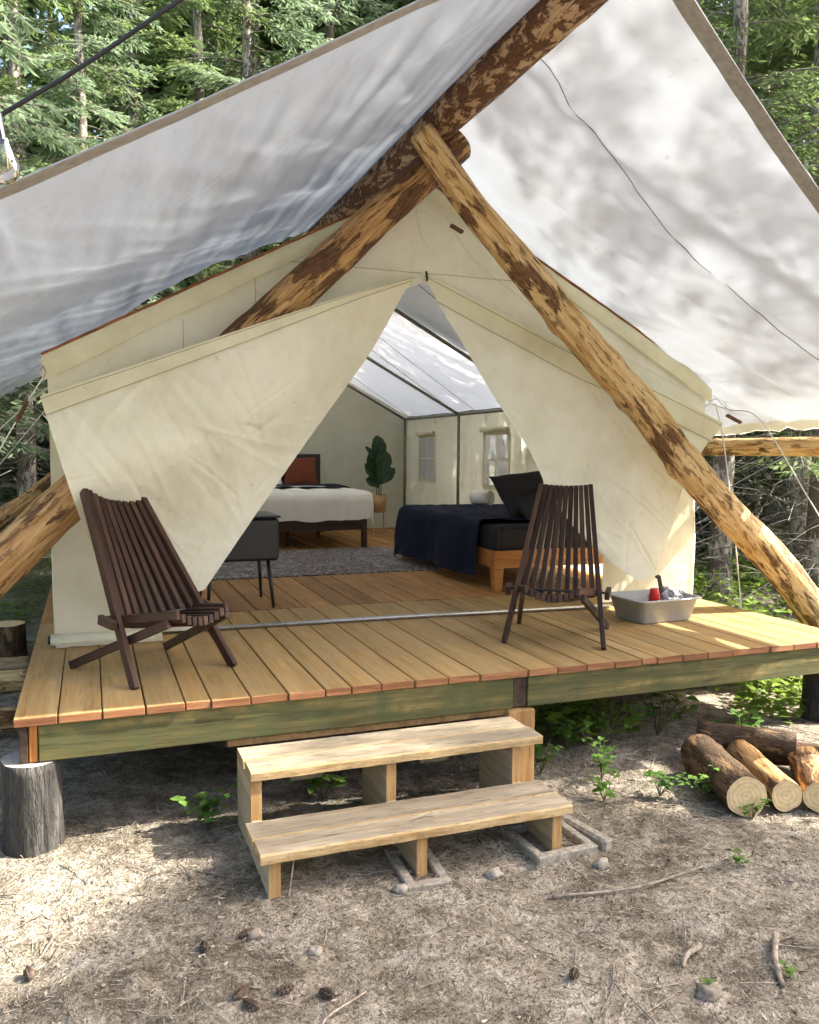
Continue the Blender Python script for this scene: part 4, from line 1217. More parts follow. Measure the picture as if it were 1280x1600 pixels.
# ------------------------------------------------------------------ ropes, toggles, lights
def rope(pts, r, label, mat='rope', name='guy_rope'):
    mb = MB(); mb.tube(smooth_curve(pts, 24), r, 6)
    return tag(mb.build(name, M[mat], None, True), label, 'rope')
rope([(0.11, 1.34, 2.25), (-0.005, 1.31, 2.05), (-0.14, 1.28, 1.80), (-0.9, 1.1, 0.4), (-1.1, 1.05, 0.02)], 0.0045, 'guy rope from the left tent corner through the wooden slider')
rope([(0.09, 2.6, 2.27), (-0.25, 2.6, 1.95), (-1.6, 2.55, 0.5), (-2.0, 2.5, 0.0)], 0.0045, 'upper of two pale guy ropes left of the tent wall')
rope([(0.09, 3.9, 2.27), (-0.28, 3.9, 1.80), (-1.3, 3.9, 0.5), (-1.7, 3.9, 0.0)], 0.0045, 'lower of two pale guy ropes left of the tent wall')
rope([(4.93, 1.40, 2.20), (5.02, 1.28, 2.15), (5.12, 1.05, 2.06), (5.25, 0.62, 1.40), (5.42, 0.1, 0.62), (5.52, -0.2, 0.02)], 0.0055, 'taut white guy rope running from the right tent corner past the log')
rope([(5.0, 1.42, 2.20), (5.04, 1.36, 1.9), (5.05, 1.22, 1.2), (5.06, 1.13, 0.64), (5.06, 1.10, 0.40)], 0.0055, 'white rope hanging down at the right edge of the deck')
rope([(3.55, 1.33, 2.78), (4.2, 1.33, 2.47), (4.9, 1.38, 2.22), (5.0, 1.42, 2.21)], 0.003, 'thin cord along the right rake of the tent')
rope([(2.62, 1.34, 3.40), (2.85, 1.33, 3.12), (3.3, 1.30, 2.82)], 0.003, 'thin cord under the log crossing, holding a wooden toggle')
rope([(2.42, 1.36, 3.42), (2.46, 1.35, 3.25), (2.58, 1.35, 3.10)], 0.003, 'thin looped cord hanging below the log crossing')
rope([(4.98, 1.44, 2.34), (5.02, 1.42, 2.24), (5.08, 1.38, 2.17), (5.03, 1.42, 2.26), (4.9, 1.44, 2.17)], 0.004, 'knotted cord at the right tent corner')
def toggle(c, d, L, label):
    d = Vector(d).normalized(); a = Vector(c) - d * L / 2; b = Vector(c) + d * L / 2
    mb = MB(); mb.bar(a, b, 0.020, 0.034, up=(0, -1, 0.2), ch=0.005)
    return tag(mb.build('rope_toggle', M['brown_wood']), label, 'toggle')
toggle((-0.015, 1.30, 2.03), (0.45, 0, 0.9), 0.14, 'brown wooden rope slider at the left tent corner')
toggle((2.70, 1.32, 3.32), (0.8, 0, -0.35), 0.10, 'brown wooden toggle hanging below the log crossing')
toggle((5.115, 1.34, 2.085), (0.9, -0.2, -0.45), 0.14, 'brown wooden slider on the right guy rope')
mb = MB(); mb.tube([(0.10, 1.36, 2.30), (0.115, 1.33, 2.26), (0.10, 1.34, 2.22), (0.08, 1.34, 2.26), (0.10, 1.36, 2.30)], 0.004, 6)
tag(mb.build('ring', M['pipe']), 'metal ring at the left tent corner', 'ring')

sl = empty('string_light', (0.22, -2.45, 2.37), 'black string light cable with a clear bulb at the upper left', 'string light')
mb = MB(); mb.tube(smooth_curve([(-1.2, -1.85, 1.9), (-0.4, -2.13, 2.06), (0.2084, -2.3404, 2.4087), (0.51, -2.438, 2.614), (1.1, -2.63, 3.05), (2.2, -2.95, 3.9)], 60), 0.0042, 8)
mb.build('cable', M['black'], sl, True)
bp = Vector((0.2125, -2.3495, 2.342))
mb = MB(); mb.tube([bp + Vector((-0.010, 0.003, 0.066)), bp + Vector((-0.002, 0, 0.02))], 0.0105, 12)
mb.tube([bp + Vector((-0.008, 0.01, 0.062)), bp + Vector((-0.012, 0.012, 0.04))], 0.006, 6)
mb.build('socket', M['black'], sl)
V, F = lathe([(0.011, 0.022), (0.014, 0.012), (0.022, -0.005), (0.027, -0.022), (0.026, -0.036), (0.018, -0.049), (0.008, -0.054), (0.001, -0.055)], 24)
m_, nt_ = new_mat('bulb_glass')
g_ = nd(nt_, 'ShaderNodeBsdfGlass', {'Roughness': 0.0, 'IOR': 1.08}); g_.inputs[0].default_value = (0.97, 0.98, 0.97, 1)
gg_ = nd(nt_, 'ShaderNodeBsdfGlossy', {'Roughness': 0.04})
fr_ = nd(nt_, 'ShaderNodeFresnel', {'IOR': 1.45})
nt_.links.new(nd(nt_, 'ShaderNodeMixShader', {0: fr_.outputs[0], 1: g_.outputs[0], 2: gg_.outputs[0]}).outputs[0], nd(nt_, 'ShaderNodeOutputMaterial').inputs[0])
link('bulb', mesh('bulb', [(x + bp.x, y + bp.y, z + bp.z) for x, y, z in V], F, m_, True), sl)
mb = MB(); mb.tube([bp + Vector((-0.006, 0, 0.01)), bp + Vector((-0.008, 0, -0.028)), bp + Vector((0, 0, -0.036)), bp + Vector((0.008, 0, -0.028)), bp + Vector((0.006, 0, 0.01))], 0.0008, 4)
mb.build('filament', M['bronze'], sl)

# ------------------------------------------------------------------ cut logs beside the deck
def cut_log(a, b, r, mat, em, label, seed, knots=2):
    make_log('cut_log', [a, b], [r, r * 1.03], mat, em, label, 'log', seed=seed, seg=0.05, rough=0.10, knots=knots, group='cut logs on the ground', n=24)
cut_log((3.40, -0.78, 0.095), (3.58, -0.20, 0.10), 0.105, M['bark'], M['end_pale'], 'thick mossy dark-barked log lying nearest the steps', 81)
cut_log((3.63, -0.81, 0.078), (3.83, -0.25, 0.08), 0.080, M['log_amber'], M['end_pale'], 'middle of the three short pale-ended logs on the ground', 82)
cut_log((3.78, -0.88, 0.078), (4.12, -0.45, 0.08), 0.080, M['log_amber'], M['end_pale'], 'pale-ended log cut off by the right edge of the photo', 83)
cut_log((4.10, -0.40, 0.145), (3.72, -0.02, 0.14), 0.078, M['bark'], M['end_pale'], 'split brown log lying behind the pale-ended logs', 84, 6)
cut_log((4.28, -0.55, 0.085), (3.98, -0.20, 0.08), 0.070, M['bark'], M['end'], 'brown log half hidden at the right end of the log pile', 85, 3)
make_log('tree_stump', [(-0.345, 3.75, -0.05), (-0.345, 3.75, 0.34)], [0.155, 0.145], M['bark'], M['end_pale'], 'short brown sawn stump on the ground left of the deck', 'stump', seed=90, seg=0.05, rough=0.08)
cut_log((-1.4, 3.15, 0.12), (-0.13, 3.1, 0.12), 0.075, M['log_grey'], M['end'], 'pale split rail lying left of the deck, the upper of two', 91, 1)
cut_log((-1.4, 2.82, 0.075), (-0.13, 2.84, 0.075), 0.08, M['log_yellow'], M['end'], 'pale split rail lying left of the deck, the lower of two', 92, 1)
cut_log((-1.5, 1.75, 0.08), (-0.13, 1.85, 0.08), 0.075, M['log_yellow'], M['end'], 'pale pole lying close to the near left edge of the deck', 93, 1)

# ------------------------------------------------------------------ conifers
def diamonds(P, D, S, L, W):
    """leaf quads: base points P, directions D, side vectors S, lengths L, widths W"""
    L = L[:, None]; W = W[:, None]
    V = np.stack([P, P + D * L * 0.45 + S * W, P + D * L, P + D * L * 0.45 - S * W], 1).reshape(-1, 3)
    return V, np.arange(len(V)).reshape(-1, 4)
def norm(a): return a / np.maximum(1e-9, np.linalg.norm(a, axis=-1, keepdims=True))

def tubes3(paths, rads):
    """3-sided tubes for many short polylines (k points each)"""
    V = []; F = []; b = 0
    for P, r in zip(paths, rads):
        P = np.asarray(P); k = len(P)
        d = P[-1] - P[0]; d = d / max(1e-9, np.linalg.norm(d))
        u = np.cross(d, (0.3, 0.2, 0.93)); u /= max(1e-9, np.linalg.norm(u)); w = np.cross(d, u)
        rr = np.linspace(r, r * 0.35, k)[:, None]
        ring = np.stack([P + u * rr, P + (-0.5 * u + 0.87 * w) * rr, P + (-0.5 * u - 0.87 * w) * rr], 1)
        V.append(ring.reshape(-1, 3))
        i = np.arange(k - 1)[:, None] * 3 + np.arange(3)[None]
        j = np.arange(k - 1)[:, None] * 3 + (np.arange(3)[None] + 1) % 3
        F.append(np.stack([i, j, j + 3, i + 3], -1).reshape(-1, 4) + b); b += k * 3
    return np.vstack(V), np.vstack(F)

def conifer(seed, H, z0, z1, R0, nb, leaf=0.10, per_twig=12, twigs=18, droop=0.5):
    """returns needle mesh arrays and branch mesh arrays"""
    g = np.random.default_rng(seed)
    LP, LD, LS, LL, LW = [], [], [], [], []
    paths, rads = [], []
    for k in range(nb):
        f = (k + g.random()) / nb
        z = z0 + (z1 - z0) * f
        R = R0 * (1 - 0.80 * ((z - z0) / max(0.1, (H - z0)))) * g.uniform(0.65, 1.1)
        a = g.random() * 2 * np.pi
        out = np.array([np.cos(a), np.sin(a), 0.0]); sd = np.array([-out[1], out[0], 0])
        t = np.linspace(0, 1, 7)
        P = out * (t * R)[:, None] + sd * (0.12 * R * g.uniform(-1, 1) * t ** 2)[:, None]
        P[:, 2] = z + R * (0.12 * t - droop * t ** 2 * g.uniform(0.7, 1.3) + 0.14 * t ** 4)
        paths.append(P); rads.append(0.010 + 0.006 * R)
        nt = max(5, int(twigs * R / R0))
        for q in range(nt):
            tt = 0.18 + 0.82 * (q + g.random()) / nt
            base = np.array([np.interp(tt, t, P[:, c]) for c in range(3)])
            for s in (-1, 1):
                l = R * 0.34 * (1.12 - tt) * g.uniform(0.6, 1.2) + 0.12
                d = out * g.uniform(0.45, 0.9) + sd * s * g.uniform(0.6, 1.0) + np.array([0, 0, g.uniform(-0.55, 0.02)])
                d /= np.linalg.norm(d)
                paths.append(np.stack([base, base + d * l * 0.55, base + d * l + np.array([0, 0, -0.12 * l])])); rads.append(0.0035)
                m = per_twig
                u = (np.arange(m) + g.random(m)) / m
                p = base + d * (l * u)[:, None]; p[:, 2] -= 0.12 * l * u * u
                sg = np.where(np.arange(m) % 2 == 0, 1.0, -1.0)[:, None]
                perp = np.cross(d, (0, 0, 1.0)); perp /= max(1e-6, np.linalg.norm(perp))
                dd = norm(d * g.uniform(0.5, 1.0, (m, 1)) + perp * sg * g.uniform(0.3, 0.9, (m, 1)) + np.array([0, 0, 1.0]) * g.uniform(-0.5, 0.12, (m, 1)))
                nn = norm(np.array([0, 0, 1.0]) + g.normal(0, 0.5, (m, 3)))
                ss = norm(np.cross(dd, nn))
                LP.append(p); LD.append(dd); LS.append(ss); LL.append(leaf * g.uniform(0.7, 1.5, m)); LW.append(leaf * 0.13 * g.uniform(0.7, 1.5, m))
    lv = diamonds(np.vstack(LP), np.vstack(LD), np.vstack(LS), np.concatenate(LL), np.concatenate(LW))
    br = tubes3(paths, rads)
    return lv, br

def bare(seed, z0, z1, R0, nb):
    """dead lower branches of a spruce: long thin arcs with side twigs"""
    g = np.random.default_rng(seed); paths, rads = [], []
    for k in range(nb):
        z = z0 + (z1 - z0) * g.random(); a = g.random() * 6.283; R = R0 * g.uniform(0.5, 1.2)
        out = np.array([np.cos(a), np.sin(a), 0]); sd = np.array([-out[1], out[0], 0])
        t = np.linspace(0, 1, 6)
        P = out * (t * R)[:, None] + sd * (R * g.uniform(-0.25, 0.25) * t ** 2)[:, None]; P[:, 2] = z + R * (g.uniform(-0.1, 0.25) * t - g.uniform(0.1, 0.5) * t ** 2)
        P += g.normal(0, 0.015, P.shape)
        paths.append(P); rads.append(g.uniform(0.006, 0.012))
        for q in range(g.integers(4, 10)):
            tt = g.uniform(0.25, 1); b = np.array([np.interp(tt, t, P[:, c]) for c in range(3)])
            d = out * g.uniform(0.2, 0.9) + sd * g.choice([-1, 1]) * g.uniform(0.4, 1) + np.array([0, 0, g.uniform(-0.7, 0.3)]); d /= np.linalg.norm(d)
            l = g.uniform(0.2, 0.6)
            paths.append(np.stack([b, b + d * l * 0.5 + g.normal(0, 0.02, 3), b + d * l + np.array([0, 0, -0.08])])); rads.append(0.0035)
    return tubes3(paths, rads)

def trunk_mesh(name, H, r, seed, mat):
    n = 12; ns = int(H / 0.35); V = []; F = []
    for i in range(ns):
        z = H * i / (ns - 1) - 0.15
        rr = r * (1 - 0.75 * i / (ns - 1)) * (1 + 0.35 * math.exp(-max(0, z) * 3))
        ox, oy = 0.06 * pn(z * 0.3, seed), 0.06 * pn(z * 0.3, seed + 9)
        for k in range(n):
            a = 2 * math.pi * k / n
            q = rr * (1 + 0.10 * pn(math.cos(a) * 2, math.sin(a) * 2, z * 1.5 + seed))
            V.append((ox + q * math.cos(a), oy + q * math.sin(a), z))
    F = [(i * n + k, i * n + (k + 1) % n, (i + 1) * n + (k + 1) % n, (i + 1) * n + k) for i in range(ns - 1) for k in range(n)]
    return mesh(name, V, F, mat, True)

CROWN = {}
for key, kw in {'full': dict(seed=1, H=13, z0=2.2, z1=12.8, R0=2.5, nb=95, twigs=17, per_twig=9, leaf=0.13),
                'high': dict(seed=2, H=14, z0=5.0, z1=13.5, R0=2.6, nb=80, twigs=17, per_twig=9, leaf=0.13),
                'screen': dict(seed=4, H=11.4, z0=9.0, z1=11.0, R0=1.6, nb=64, twigs=18, per_twig=14, leaf=0.17, droop=0.25),
                'dense': dict(seed=6, H=14.5, z0=8.0, z1=14.0, R0=2.3, nb=75, twigs=15, per_twig=9, leaf=0.16, droop=0.3),
                'airy': dict(seed=5, H=15, z0=9.5, z1=14.6, R0=1.9, nb=40, twigs=13, per_twig=5, leaf=0.14, droop=0.3),
                'low': dict(seed=3, H=9, z0=0.7, z1=8.8, R0=2.2, nb=90, twigs=16, per_twig=9, leaf=0.12)}.items():
    lv, br = conifer(**kw)
    CROWN[key] = (lv, br)
CM = {}
for key, (lv, br) in CROWN.items():
    for mk in ('needles', 'needles_blue', 'needles_shade'):
        CM[key, mk] = mesh('crown_' + key, lv[0], lv[1], M[mk])
    CM[key, 'br'] = mesh('branches_' + key, br[0], br[1], M['twig'])
BV = [bare(s, 0.5, 6.0, 1.7, 55) for s in (5, 6)]
BM = [mesh('dead_branches', v, f, M['twig_grey']) for v, f in BV]
TM = {k: trunk_mesh('trunk', H, r, s, M['trunk']) for k, (H, r, s) in {'full': (13, 0.15, 1), 'high': (14.2, 0.16, 5), 'low': (9, 0.10, 8), 'screen': (11.4, 0.12, 11), 'airy': (15, 0.13, 14), 'dense': (14.5, 0.14, 15)}.items()}

def tree(x, y, kind, needles, label, sc=1.0, rz=0.0, dead=True, name='spruce_tree'):
    t = empty(name, (x, y, gz(x, y) - 0.03), label, 'tree', 'spruces around the clearing', rz)
    t.scale = (sc, sc, sc)
    for nm, me in (('trunk', TM[kind]), ('crown', CM[kind, needles]), ('branches', CM[kind, 'br'])):
        link(nm, me, t, None, False)
    if dead: link('dead_branches', BM[int(x * 7) % 2], t, None, False)
    return t
tree(1.18, 12.0, 'high', 'needles', 'slim grey-trunked spruce, leftmost of three trunks above the fly', 0.95, 0.3)
tree(2.30, 12.2, 'high', 'needles', 'grey-trunked spruce, middle of three trunks above the fly', 1.0, 2.0)
tree(3.20, 12.1, 'high', 'needles_blue', 'pale-trunked spruce, right one of three trunks above the fly', 1.08, 4.0)
tree(-0.62, 10.5, 'full', 'needles', 'spruce with drooping bright branches at the upper left', 1.0, 1.0)
tree(-0.72, 14.0, 'low', 'needles', 'small green spruce left of the tent wall behind the ropes', 1.0, 2.2)
tree(-2.6, 9.0, 'full', 'needles_blue', 'spruce at the left edge of the clearing', 1.0, 5.0)
tree(5.2, 13.6, 'full', 'needles_blue', 'blue-green spruce behind the middle of the fly', 1.2, 3.0)
tree(7.25, 3.9, 'high', 'needles', 'slim dark trunk standing just right of the tent', 0.85, 0.9)
tree(9.2, 4.6, 'full', 'needles', 'spruce right of the deck with bare lower branches', 0.95, 2.9)
tree(9.6, 7.6, 'full', 'needles', 'spruce far right behind the slim trunk', 1.0, 4.2)
tree(12.0, 5.2, 'low', 'needles_blue', 'small spruce deep in the wood on the right', 1.0, 4.9)
tree(11.6, 8.2, 'full', 'needles', 'spruce showing at the upper right corner above the fly', 1.1, 5.6)
tree(13.5, 6.0, 'full', 'needles_blue', 'pale green spruce at the far upper right', 1.15, 0.6)
tree(-1.4, 5.5, 'full', 'needles_blue', 'spruce with long drooping branches at the left edge', 0.95, 3.6)
tree(0.3, 9.9, 'high', 'needles_blue', 'feathery spruce hanging over the left slope of the fly', 0.8, 2.6)
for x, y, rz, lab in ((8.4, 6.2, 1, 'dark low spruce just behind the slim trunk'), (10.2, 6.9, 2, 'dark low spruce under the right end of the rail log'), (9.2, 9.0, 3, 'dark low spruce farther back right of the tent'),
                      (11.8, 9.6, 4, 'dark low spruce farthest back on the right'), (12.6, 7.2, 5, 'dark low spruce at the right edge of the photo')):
    tree(x, y, 'low', 'needles_shade', lab, 0.8, rz)
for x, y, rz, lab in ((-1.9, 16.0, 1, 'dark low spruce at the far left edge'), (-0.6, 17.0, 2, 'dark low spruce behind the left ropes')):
    tree(x, y, 'low', 'needles_shade', lab, 0.8, rz)
# tall trees on the sunny side, out of the picture, that dapple the clearing
tree(12.0, -4.35, 'screen', 'needles', 'tall bushy spruce on the sunny side of the clearing', 1.0, 0.4, False)
tree(12.4, -5.9, 'screen', 'needles', 'tall bushy spruce in front of the clearing on the right', 1.0, 2.4, False)
tree(11.6, -7.3, 'screen', 'needles', 'tall bushy spruce nearest the camera side', 1.0, 1.4, False)
tree(12.2, -2.25, 'airy', 'needles', 'tall open-crowned spruce right of the fly', 1.0, 0.9, False)
tree(12.8, 0.4, 'airy', 'needles', 'tall open-crowned spruce behind the rail log', 1.0, 3.1, False)
tree(12.0, 2.8, 'airy', 'needles', 'tall open-crowned spruce beyond the right of the deck', 1.0, 5.1, False)
tree(7.7, 1.9, 'airy', 'needles', 'bare-limbed spruce close to the right edge of the fly', 1.0, 2.0)
tree(8.1, 3.3, 'airy', 'needles', 'bare-limbed spruce between the rail log and the slim trunk', 0.95, 4.4)
tree(12.2, 4.6, 'dense', 'needles', 'tall dense spruce on the sunny side level with the tent', 1.0, 2.2, False)
tree(11.8, 6.4, 'dense', 'needles', 'tall dense spruce on the sunny side behind the tent', 1.0, 4.2, False)
# the rest of the wood: one mass of farther trees
g = np.random.default_rng(21)
VV, FF, TV, TF = [], [], [], []
b = 0; bt = 0
spots = []
for i in range(80):
    a = math.radians(g.uniform(-12, 68)); d = g.uniform(19, 34)
    spots.append((0.35 + math.sin(a) * d, -4 + math.cos(a) * d, g.choice(['full', 'high', 'low']), g.uniform(1.0, 1.8), g.random() * 6.28))
for i in range(22):
    spots.append((g.uniform(0.5, 11), g.uniform(14.5, 19), 'full', g.uniform(1.25, 1.8), g.random() * 6.28))
for i in range(46):       # the wood goes on round and behind the clearing
    a = math.radians(g.uniform(70, 346)); d = g.uniform(17, 30)
    sunny = math.cos(a - math.atan2(SUN.x, SUN.y)) > 0.75
    spots.append((0.35 + math.sin(a) * d, -4 + math.cos(a) * d, g.choice(['full', 'high', 'low']), g.uniform(0.7, 0.95) if sunny else g.uniform(1.0, 1.6), g.random() * 6.28))
for (x, y, k, s, rz) in spots:
    (lv, lf), br = CROWN[k]
    q = lv.reshape(-1, 4, 3); pick = g.random(len(q)) < 0.22
    q = q[pick]; c = q.mean(1, keepdims=True); q = c + (q - c) * 2.6
    cs, sn = math.cos(rz), math.sin(rz)
    v = q.reshape(-1, 3) * s; v = np.stack([v[:, 0] * cs - v[:, 1] * sn + x, v[:, 0] * sn + v[:, 1] * cs + y, v[:, 2]], 1)
    VV.append(v); FF.append(np.arange(len(v)).reshape(-1, 4) + b); b += len(v)
    P = np.array([(x, y, -0.2), (x + 0.1, y, 4 * s), (x, y, 12 * s)])
    tv, tf = tubes3([P], [0.2 * s]); TV.append(tv); TF.append(tf + bt); bt += len(tv)
fo = link('forest', mesh('forest', np.vstack(VV), np.vstack(FF), M['needles']))
tag(fo, 'far mass of green spruces behind the clearing', kind='stuff')
tr = link('trunks', mesh('trunks', np.vstack(TV), np.vstack(TF), M['trunk']), fo); tr['kind'] = 'stuff'

# tangle of dead brush under the trees
def brush(name, label, boxes, n, seed, mat='twig_grey'):
    g = np.random.default_rng(seed); paths, rads = [], []
    for (x0, x1, y0, y1, z1), k in zip(boxes, n):
        for _ in range(k):
            p = np.array([g.uniform(x0, x1), g.uniform(y0, y1), g.uniform(0.0, z1)])
            a = g.random() * 6.28; l = g.uniform(0.4, 1.8)
            d = np.array([np.cos(a), np.sin(a), g.uniform(-0.5, 0.5)]); t = np.linspace(0, 1, 6)[:, None]
            s = np.array([-d[1], d[0], g.uniform(-0.5, 0.5)])
            P = p + d * l * t + s * (l * g.uniform(-0.35, 0.35)) * t ** 2; P[:, 2] -= 0.25 * l * (t[:, 0] ** 2) * g.random()
            P[:, 2] = np.maximum(P[:, 2], 0.01)
            paths.append(P); rads.append(g.uniform(0.003, 0.008))
    v, f = tubes3(paths, rads)
    return tag(link(name, mesh(name, v, f, M[mat])), label, kind='stuff')
brush('brush', 'tangle of thin dead branches right of the deck', [(6.6, 11.5, 2.2, 9.5, 2.6), (7.5, 13, 6, 14, 3.0)], [650, 500], 3)
brush('brush', 'tangle of thin dead branches left of the tent', [(-4.0, -0.4, 8.5, 15, 3.0)], [600], 4)

# ------------------------------------------------------------------ plants on the ground
def sprig(seed, h, nleaf, spread, leaf):
    g = np.random.default_rng(seed); V, F = [], []; b = 0
    paths, rads = [], []
    for s in range(nleaf // 5 + 1):
        a = g.random() * 6.28; top = np.array([math.cos(a) * spread * g.random(), math.sin(a) * spread * g.random(), h * g.uniform(0.5, 1)])
        P = np.stack([np.zeros(3), top * np.array([0.4, 0.4, 0.6]), top]); paths.append(P); rads.append(0.003)
        for q in range(5):
            t = g.uniform(0.35, 1.0); p = np.array([np.interp(t, (0, 0.5, 1), P[:, c]) for c in range(3)])
            az = g.random() * 6.28; d = np.array([math.cos(az), math.sin(az), g.uniform(-0.25, 0.35)]); d /= np.linalg.norm(d)
            sd = np.array([-d[1], d[0], g.uniform(-0.3, 0.3)]); l = leaf * g.uniform(0.6, 1.3); w = l * 0.42
            up = np.array([0, 0, 1.0])
            pts = [p, p + d * l * 0.3 + sd * w * 0.8 + up * 0.1 * l, p + d * l * 0.65 + sd * w * 0.75 + up * 0.1 * l, p + d * l - up * 0.1 * l,
                   p + d * l * 0.65 - sd * w * 0.75 + up * 0.1 * l, p + d * l * 0.3 - sd * w * 0.8 + up * 0.1 * l, p + d * l * 0.5]
            V += pts; F += [(b, b + 1, b + 6), (b + 1, b + 2, b + 6), (b + 2, b + 3, b + 6), (b + 3, b + 4, b + 6), (b + 4, b + 5, b + 6), (b + 5, b, b + 6)]; b += 7
    return np.array(V), np.array(F), tubes3(paths, rads)
SP = []
for i, (h, nl, sp, lf) in enumerate(((0.22, 40, 0.16, 0.055), (0.16, 25, 0.14, 0.045), (0.30, 50, 0.22, 0.05))):
    v, f, (bv, bf) = sprig(40 + i, h, nl, sp, lf)
    SP.append((mesh('leaves', v, f, M['leaves']), mesh('stems', bv, bf, M['stem'])))
def plant(x, y, k, label, sc=1.0, rz=0.0):
    t = empty('green_plant', (x, y, gz(x, y)), label, 'plant', 'small leafy plants on the ground', rz); t.scale = (sc, sc, sc)
    link('leaves', SP[k][0], t, None, False); link('stems', SP[k][1], t, None, False)
plant(0.84, -0.02, 0, 'leafy green plant under the deck left of the steps', 1.0, 0.4)
plant(1.45, 0.15, 1, 'green plant in the dark behind the upper step', 1.5, 1.4)
plant(3.0, -0.10, 2, 'green plant in the shade right of the steps', 0.9, 2.4)
plant(3.15, -0.42, 1, 'small green plant at the near end of the mossy log', 1.1, 3.4)
plant(2.85, -0.35, 1, 'low green plant between the steps and the logs', 1.0, 0.2)
plant(3.30, 0.30, 2, 'tall green plant behind the mossy log', 1.2, 1.0)
plant(3.42, -0.80, 1, 'yellow-green sprig growing in front of the mossy log end', 0.8, 5.0)
plant(3.66, -0.62, 1, 'green sprig between the pale log ends', 0.8, 2.0)
plant(2.61, -1.86, 1, 'tiny green sprig at the bottom right corner of the photo', 0.35, 2.0)
plant(3.0, -1.18, 1, 'tiny green sprig on the ground near the right edge', 0.45, 1.0)
plant(2.30, -1.80, 1, 'tiny green sprig beside the pale stone', 0.3, 4.0)
plant(3.32, -0.55, 2, 'leafy plant hugging the left side of the mossy log', 0.7, 4.2)
plant(3.05, 0.35, 0, 'bright plant in the gap under the deck behind the logs', 1.3, 2.2)
plant(2.72, 0.10, 1, 'low plant close to the squared post', 1.2, 5.2)
plant(3.75, 0.40, 2, 'tall stemmed plant behind the split brown log', 1.3, 0.7)
plant(4.2, 0.15, 0, 'plant under the right end of the deck', 1.2, 3.9)
plant(2.55, 0.9, 0, 'green plant in the dark under the deck right of the steps', 0.8, 3.0)

# ground cover: uncountable
g = np.random.default_rng(77)
def cover(name, label, regions, leaf, mat, seed):
    g = np.random.default_rng(seed); P = []
    for (x0, x1, y0, y1, n, hz) in regions:
        xy = np.stack([g.uniform(x0, x1, n), g.uniform(y0, y1, n)], 1)
        keep = np.array([pn(p[0] * 0.9, p[1] * 0.9, seed) > -0.08 for p in xy]); xy = xy[keep]
        P.append(np.column_stack([xy, np.abs(g.normal(0, hz, len(xy))) + 0.01]))
    P = np.vstack(P); m = len(P); a = g.random(m) * 6.28
    D = norm(np.stack([np.cos(a), np.sin(a), g.uniform(-0.2, 0.5, m)], 1)); S = norm(np.cross(D, norm(np.array([0, 0, 1.0]) + g.normal(0, 0.4, (m, 3)))))
    v, f = diamonds(P, D, S, leaf * g.uniform(0.6, 1.5, m), leaf * 0.33 * g.uniform(0.7, 1.3, m))
    return tag(link(name, mesh(name, v, f, M[mat])), label, kind='stuff')
cover('undergrowth', 'low green undergrowth on the ground left of the tent', [(-3.5, -0.25, 3.4, 8, 3500, 0.05), (-5, 0, 8, 18, 5000, 0.12), (-0.8, 4.8, 2.0, 4.0, 500, 0.05)], 0.06, 'leaves', 5)
cover('undergrowth', 'bright green undergrowth right of and beyond the deck', [(4.3, 9.5, 1.2, 7.5, 18000, 0.17), (2.7, 7.0, 0.3, 3.0, 7000, 0.10), (5.0, 16.0, 6.0, 18, 6000, 0.2)], 0.085, 'leaves_bright', 6)
cover('bush', 'bright yellow-green bush beyond the left of the clearing', [(-2.6, -0.9, 13.0, 15.0, 3000, 0.5)], 0.09, 'leaves_bright', 8)

# ------------------------------------------------------------------ forest litter
g = np.random.default_rng(99)
m = 52000
X = np.concatenate([g.uniform(-1.2, 5.0, m), g.uniform(-2.5, 4.5, 9000)]); Y = np.concatenate([g.uniform(-2.75, 0.4, m), g.uniform(0, 6.0, 9000)])
dens = np.array([pn(x * 0.8, y * 0.8, 31.0) for x, y in zip(X, Y)])
keep = (dens + g.normal(0, 0.25, len(X))) > (-0.10 - 0.25 * (X > 1.6))
X, Y = X[keep], Y[keep]; m = len(X)
Z = np.array([gz(x, y) for x, y in zip(X, Y)]) + g.uniform(0.001, 0.010, m)
a = g.random(m) * 6.28
D = norm(np.stack([np.cos(a), np.sin(a), g.normal(0, 0.14, m)], 1)); S = norm(np.cross(D, norm(np.array([0, 0, 1.0]) + g.normal(0, 0.35, (m, 3)))))
L = np.where(g.random(m) < 0.25, g.uniform(0.05, 0.11, m), g.uniform(0.015, 0.05, m)); W = np.where(g.random(m) < 0.05, g.uniform(0.003, 0.007, m), g.uniform(0.0009, 0.0022, m))
W = np.minimum(W, L * 0.25)
v, f = diamonds(np.stack([X, Y, Z], 1), D, S, L, W)
tag(link('forest_litter', mesh('forest_litter', v, f, M['litter'])), 'dry needles and bark chips scattered over the ground', kind='stuff')
paths, rads = [], []
for _ in range(420):
    x, y = g.uniform(-0.8, 4.6), g.uniform(-2.6, 0.3); a = g.random() * 6.28; l = g.uniform(0.06, 0.30) * (1.3 if x > 1.5 else 0.8)
    t = np.linspace(0, 1, 5); bnd = g.uniform(-0.3, 0.3)
    px = x + l * t * math.cos(a) - bnd * l * t ** 2 * math.sin(a); py = y + l * t * math.sin(a) + bnd * l * t ** 2 * math.cos(a)
    P = np.stack([px, py, [gz(p, q) + 0.006 + 0.012 * g.random() for p, q in zip(px, py)]], 1)
    paths.append(P); rads.append(g.uniform(0.0015, 0.0042))
v, f = tubes3(paths, rads)
tag(link('twigs', mesh('twigs', v, f, M['stick'])), 'thin dry twigs scattered over the ground', kind='stuff')

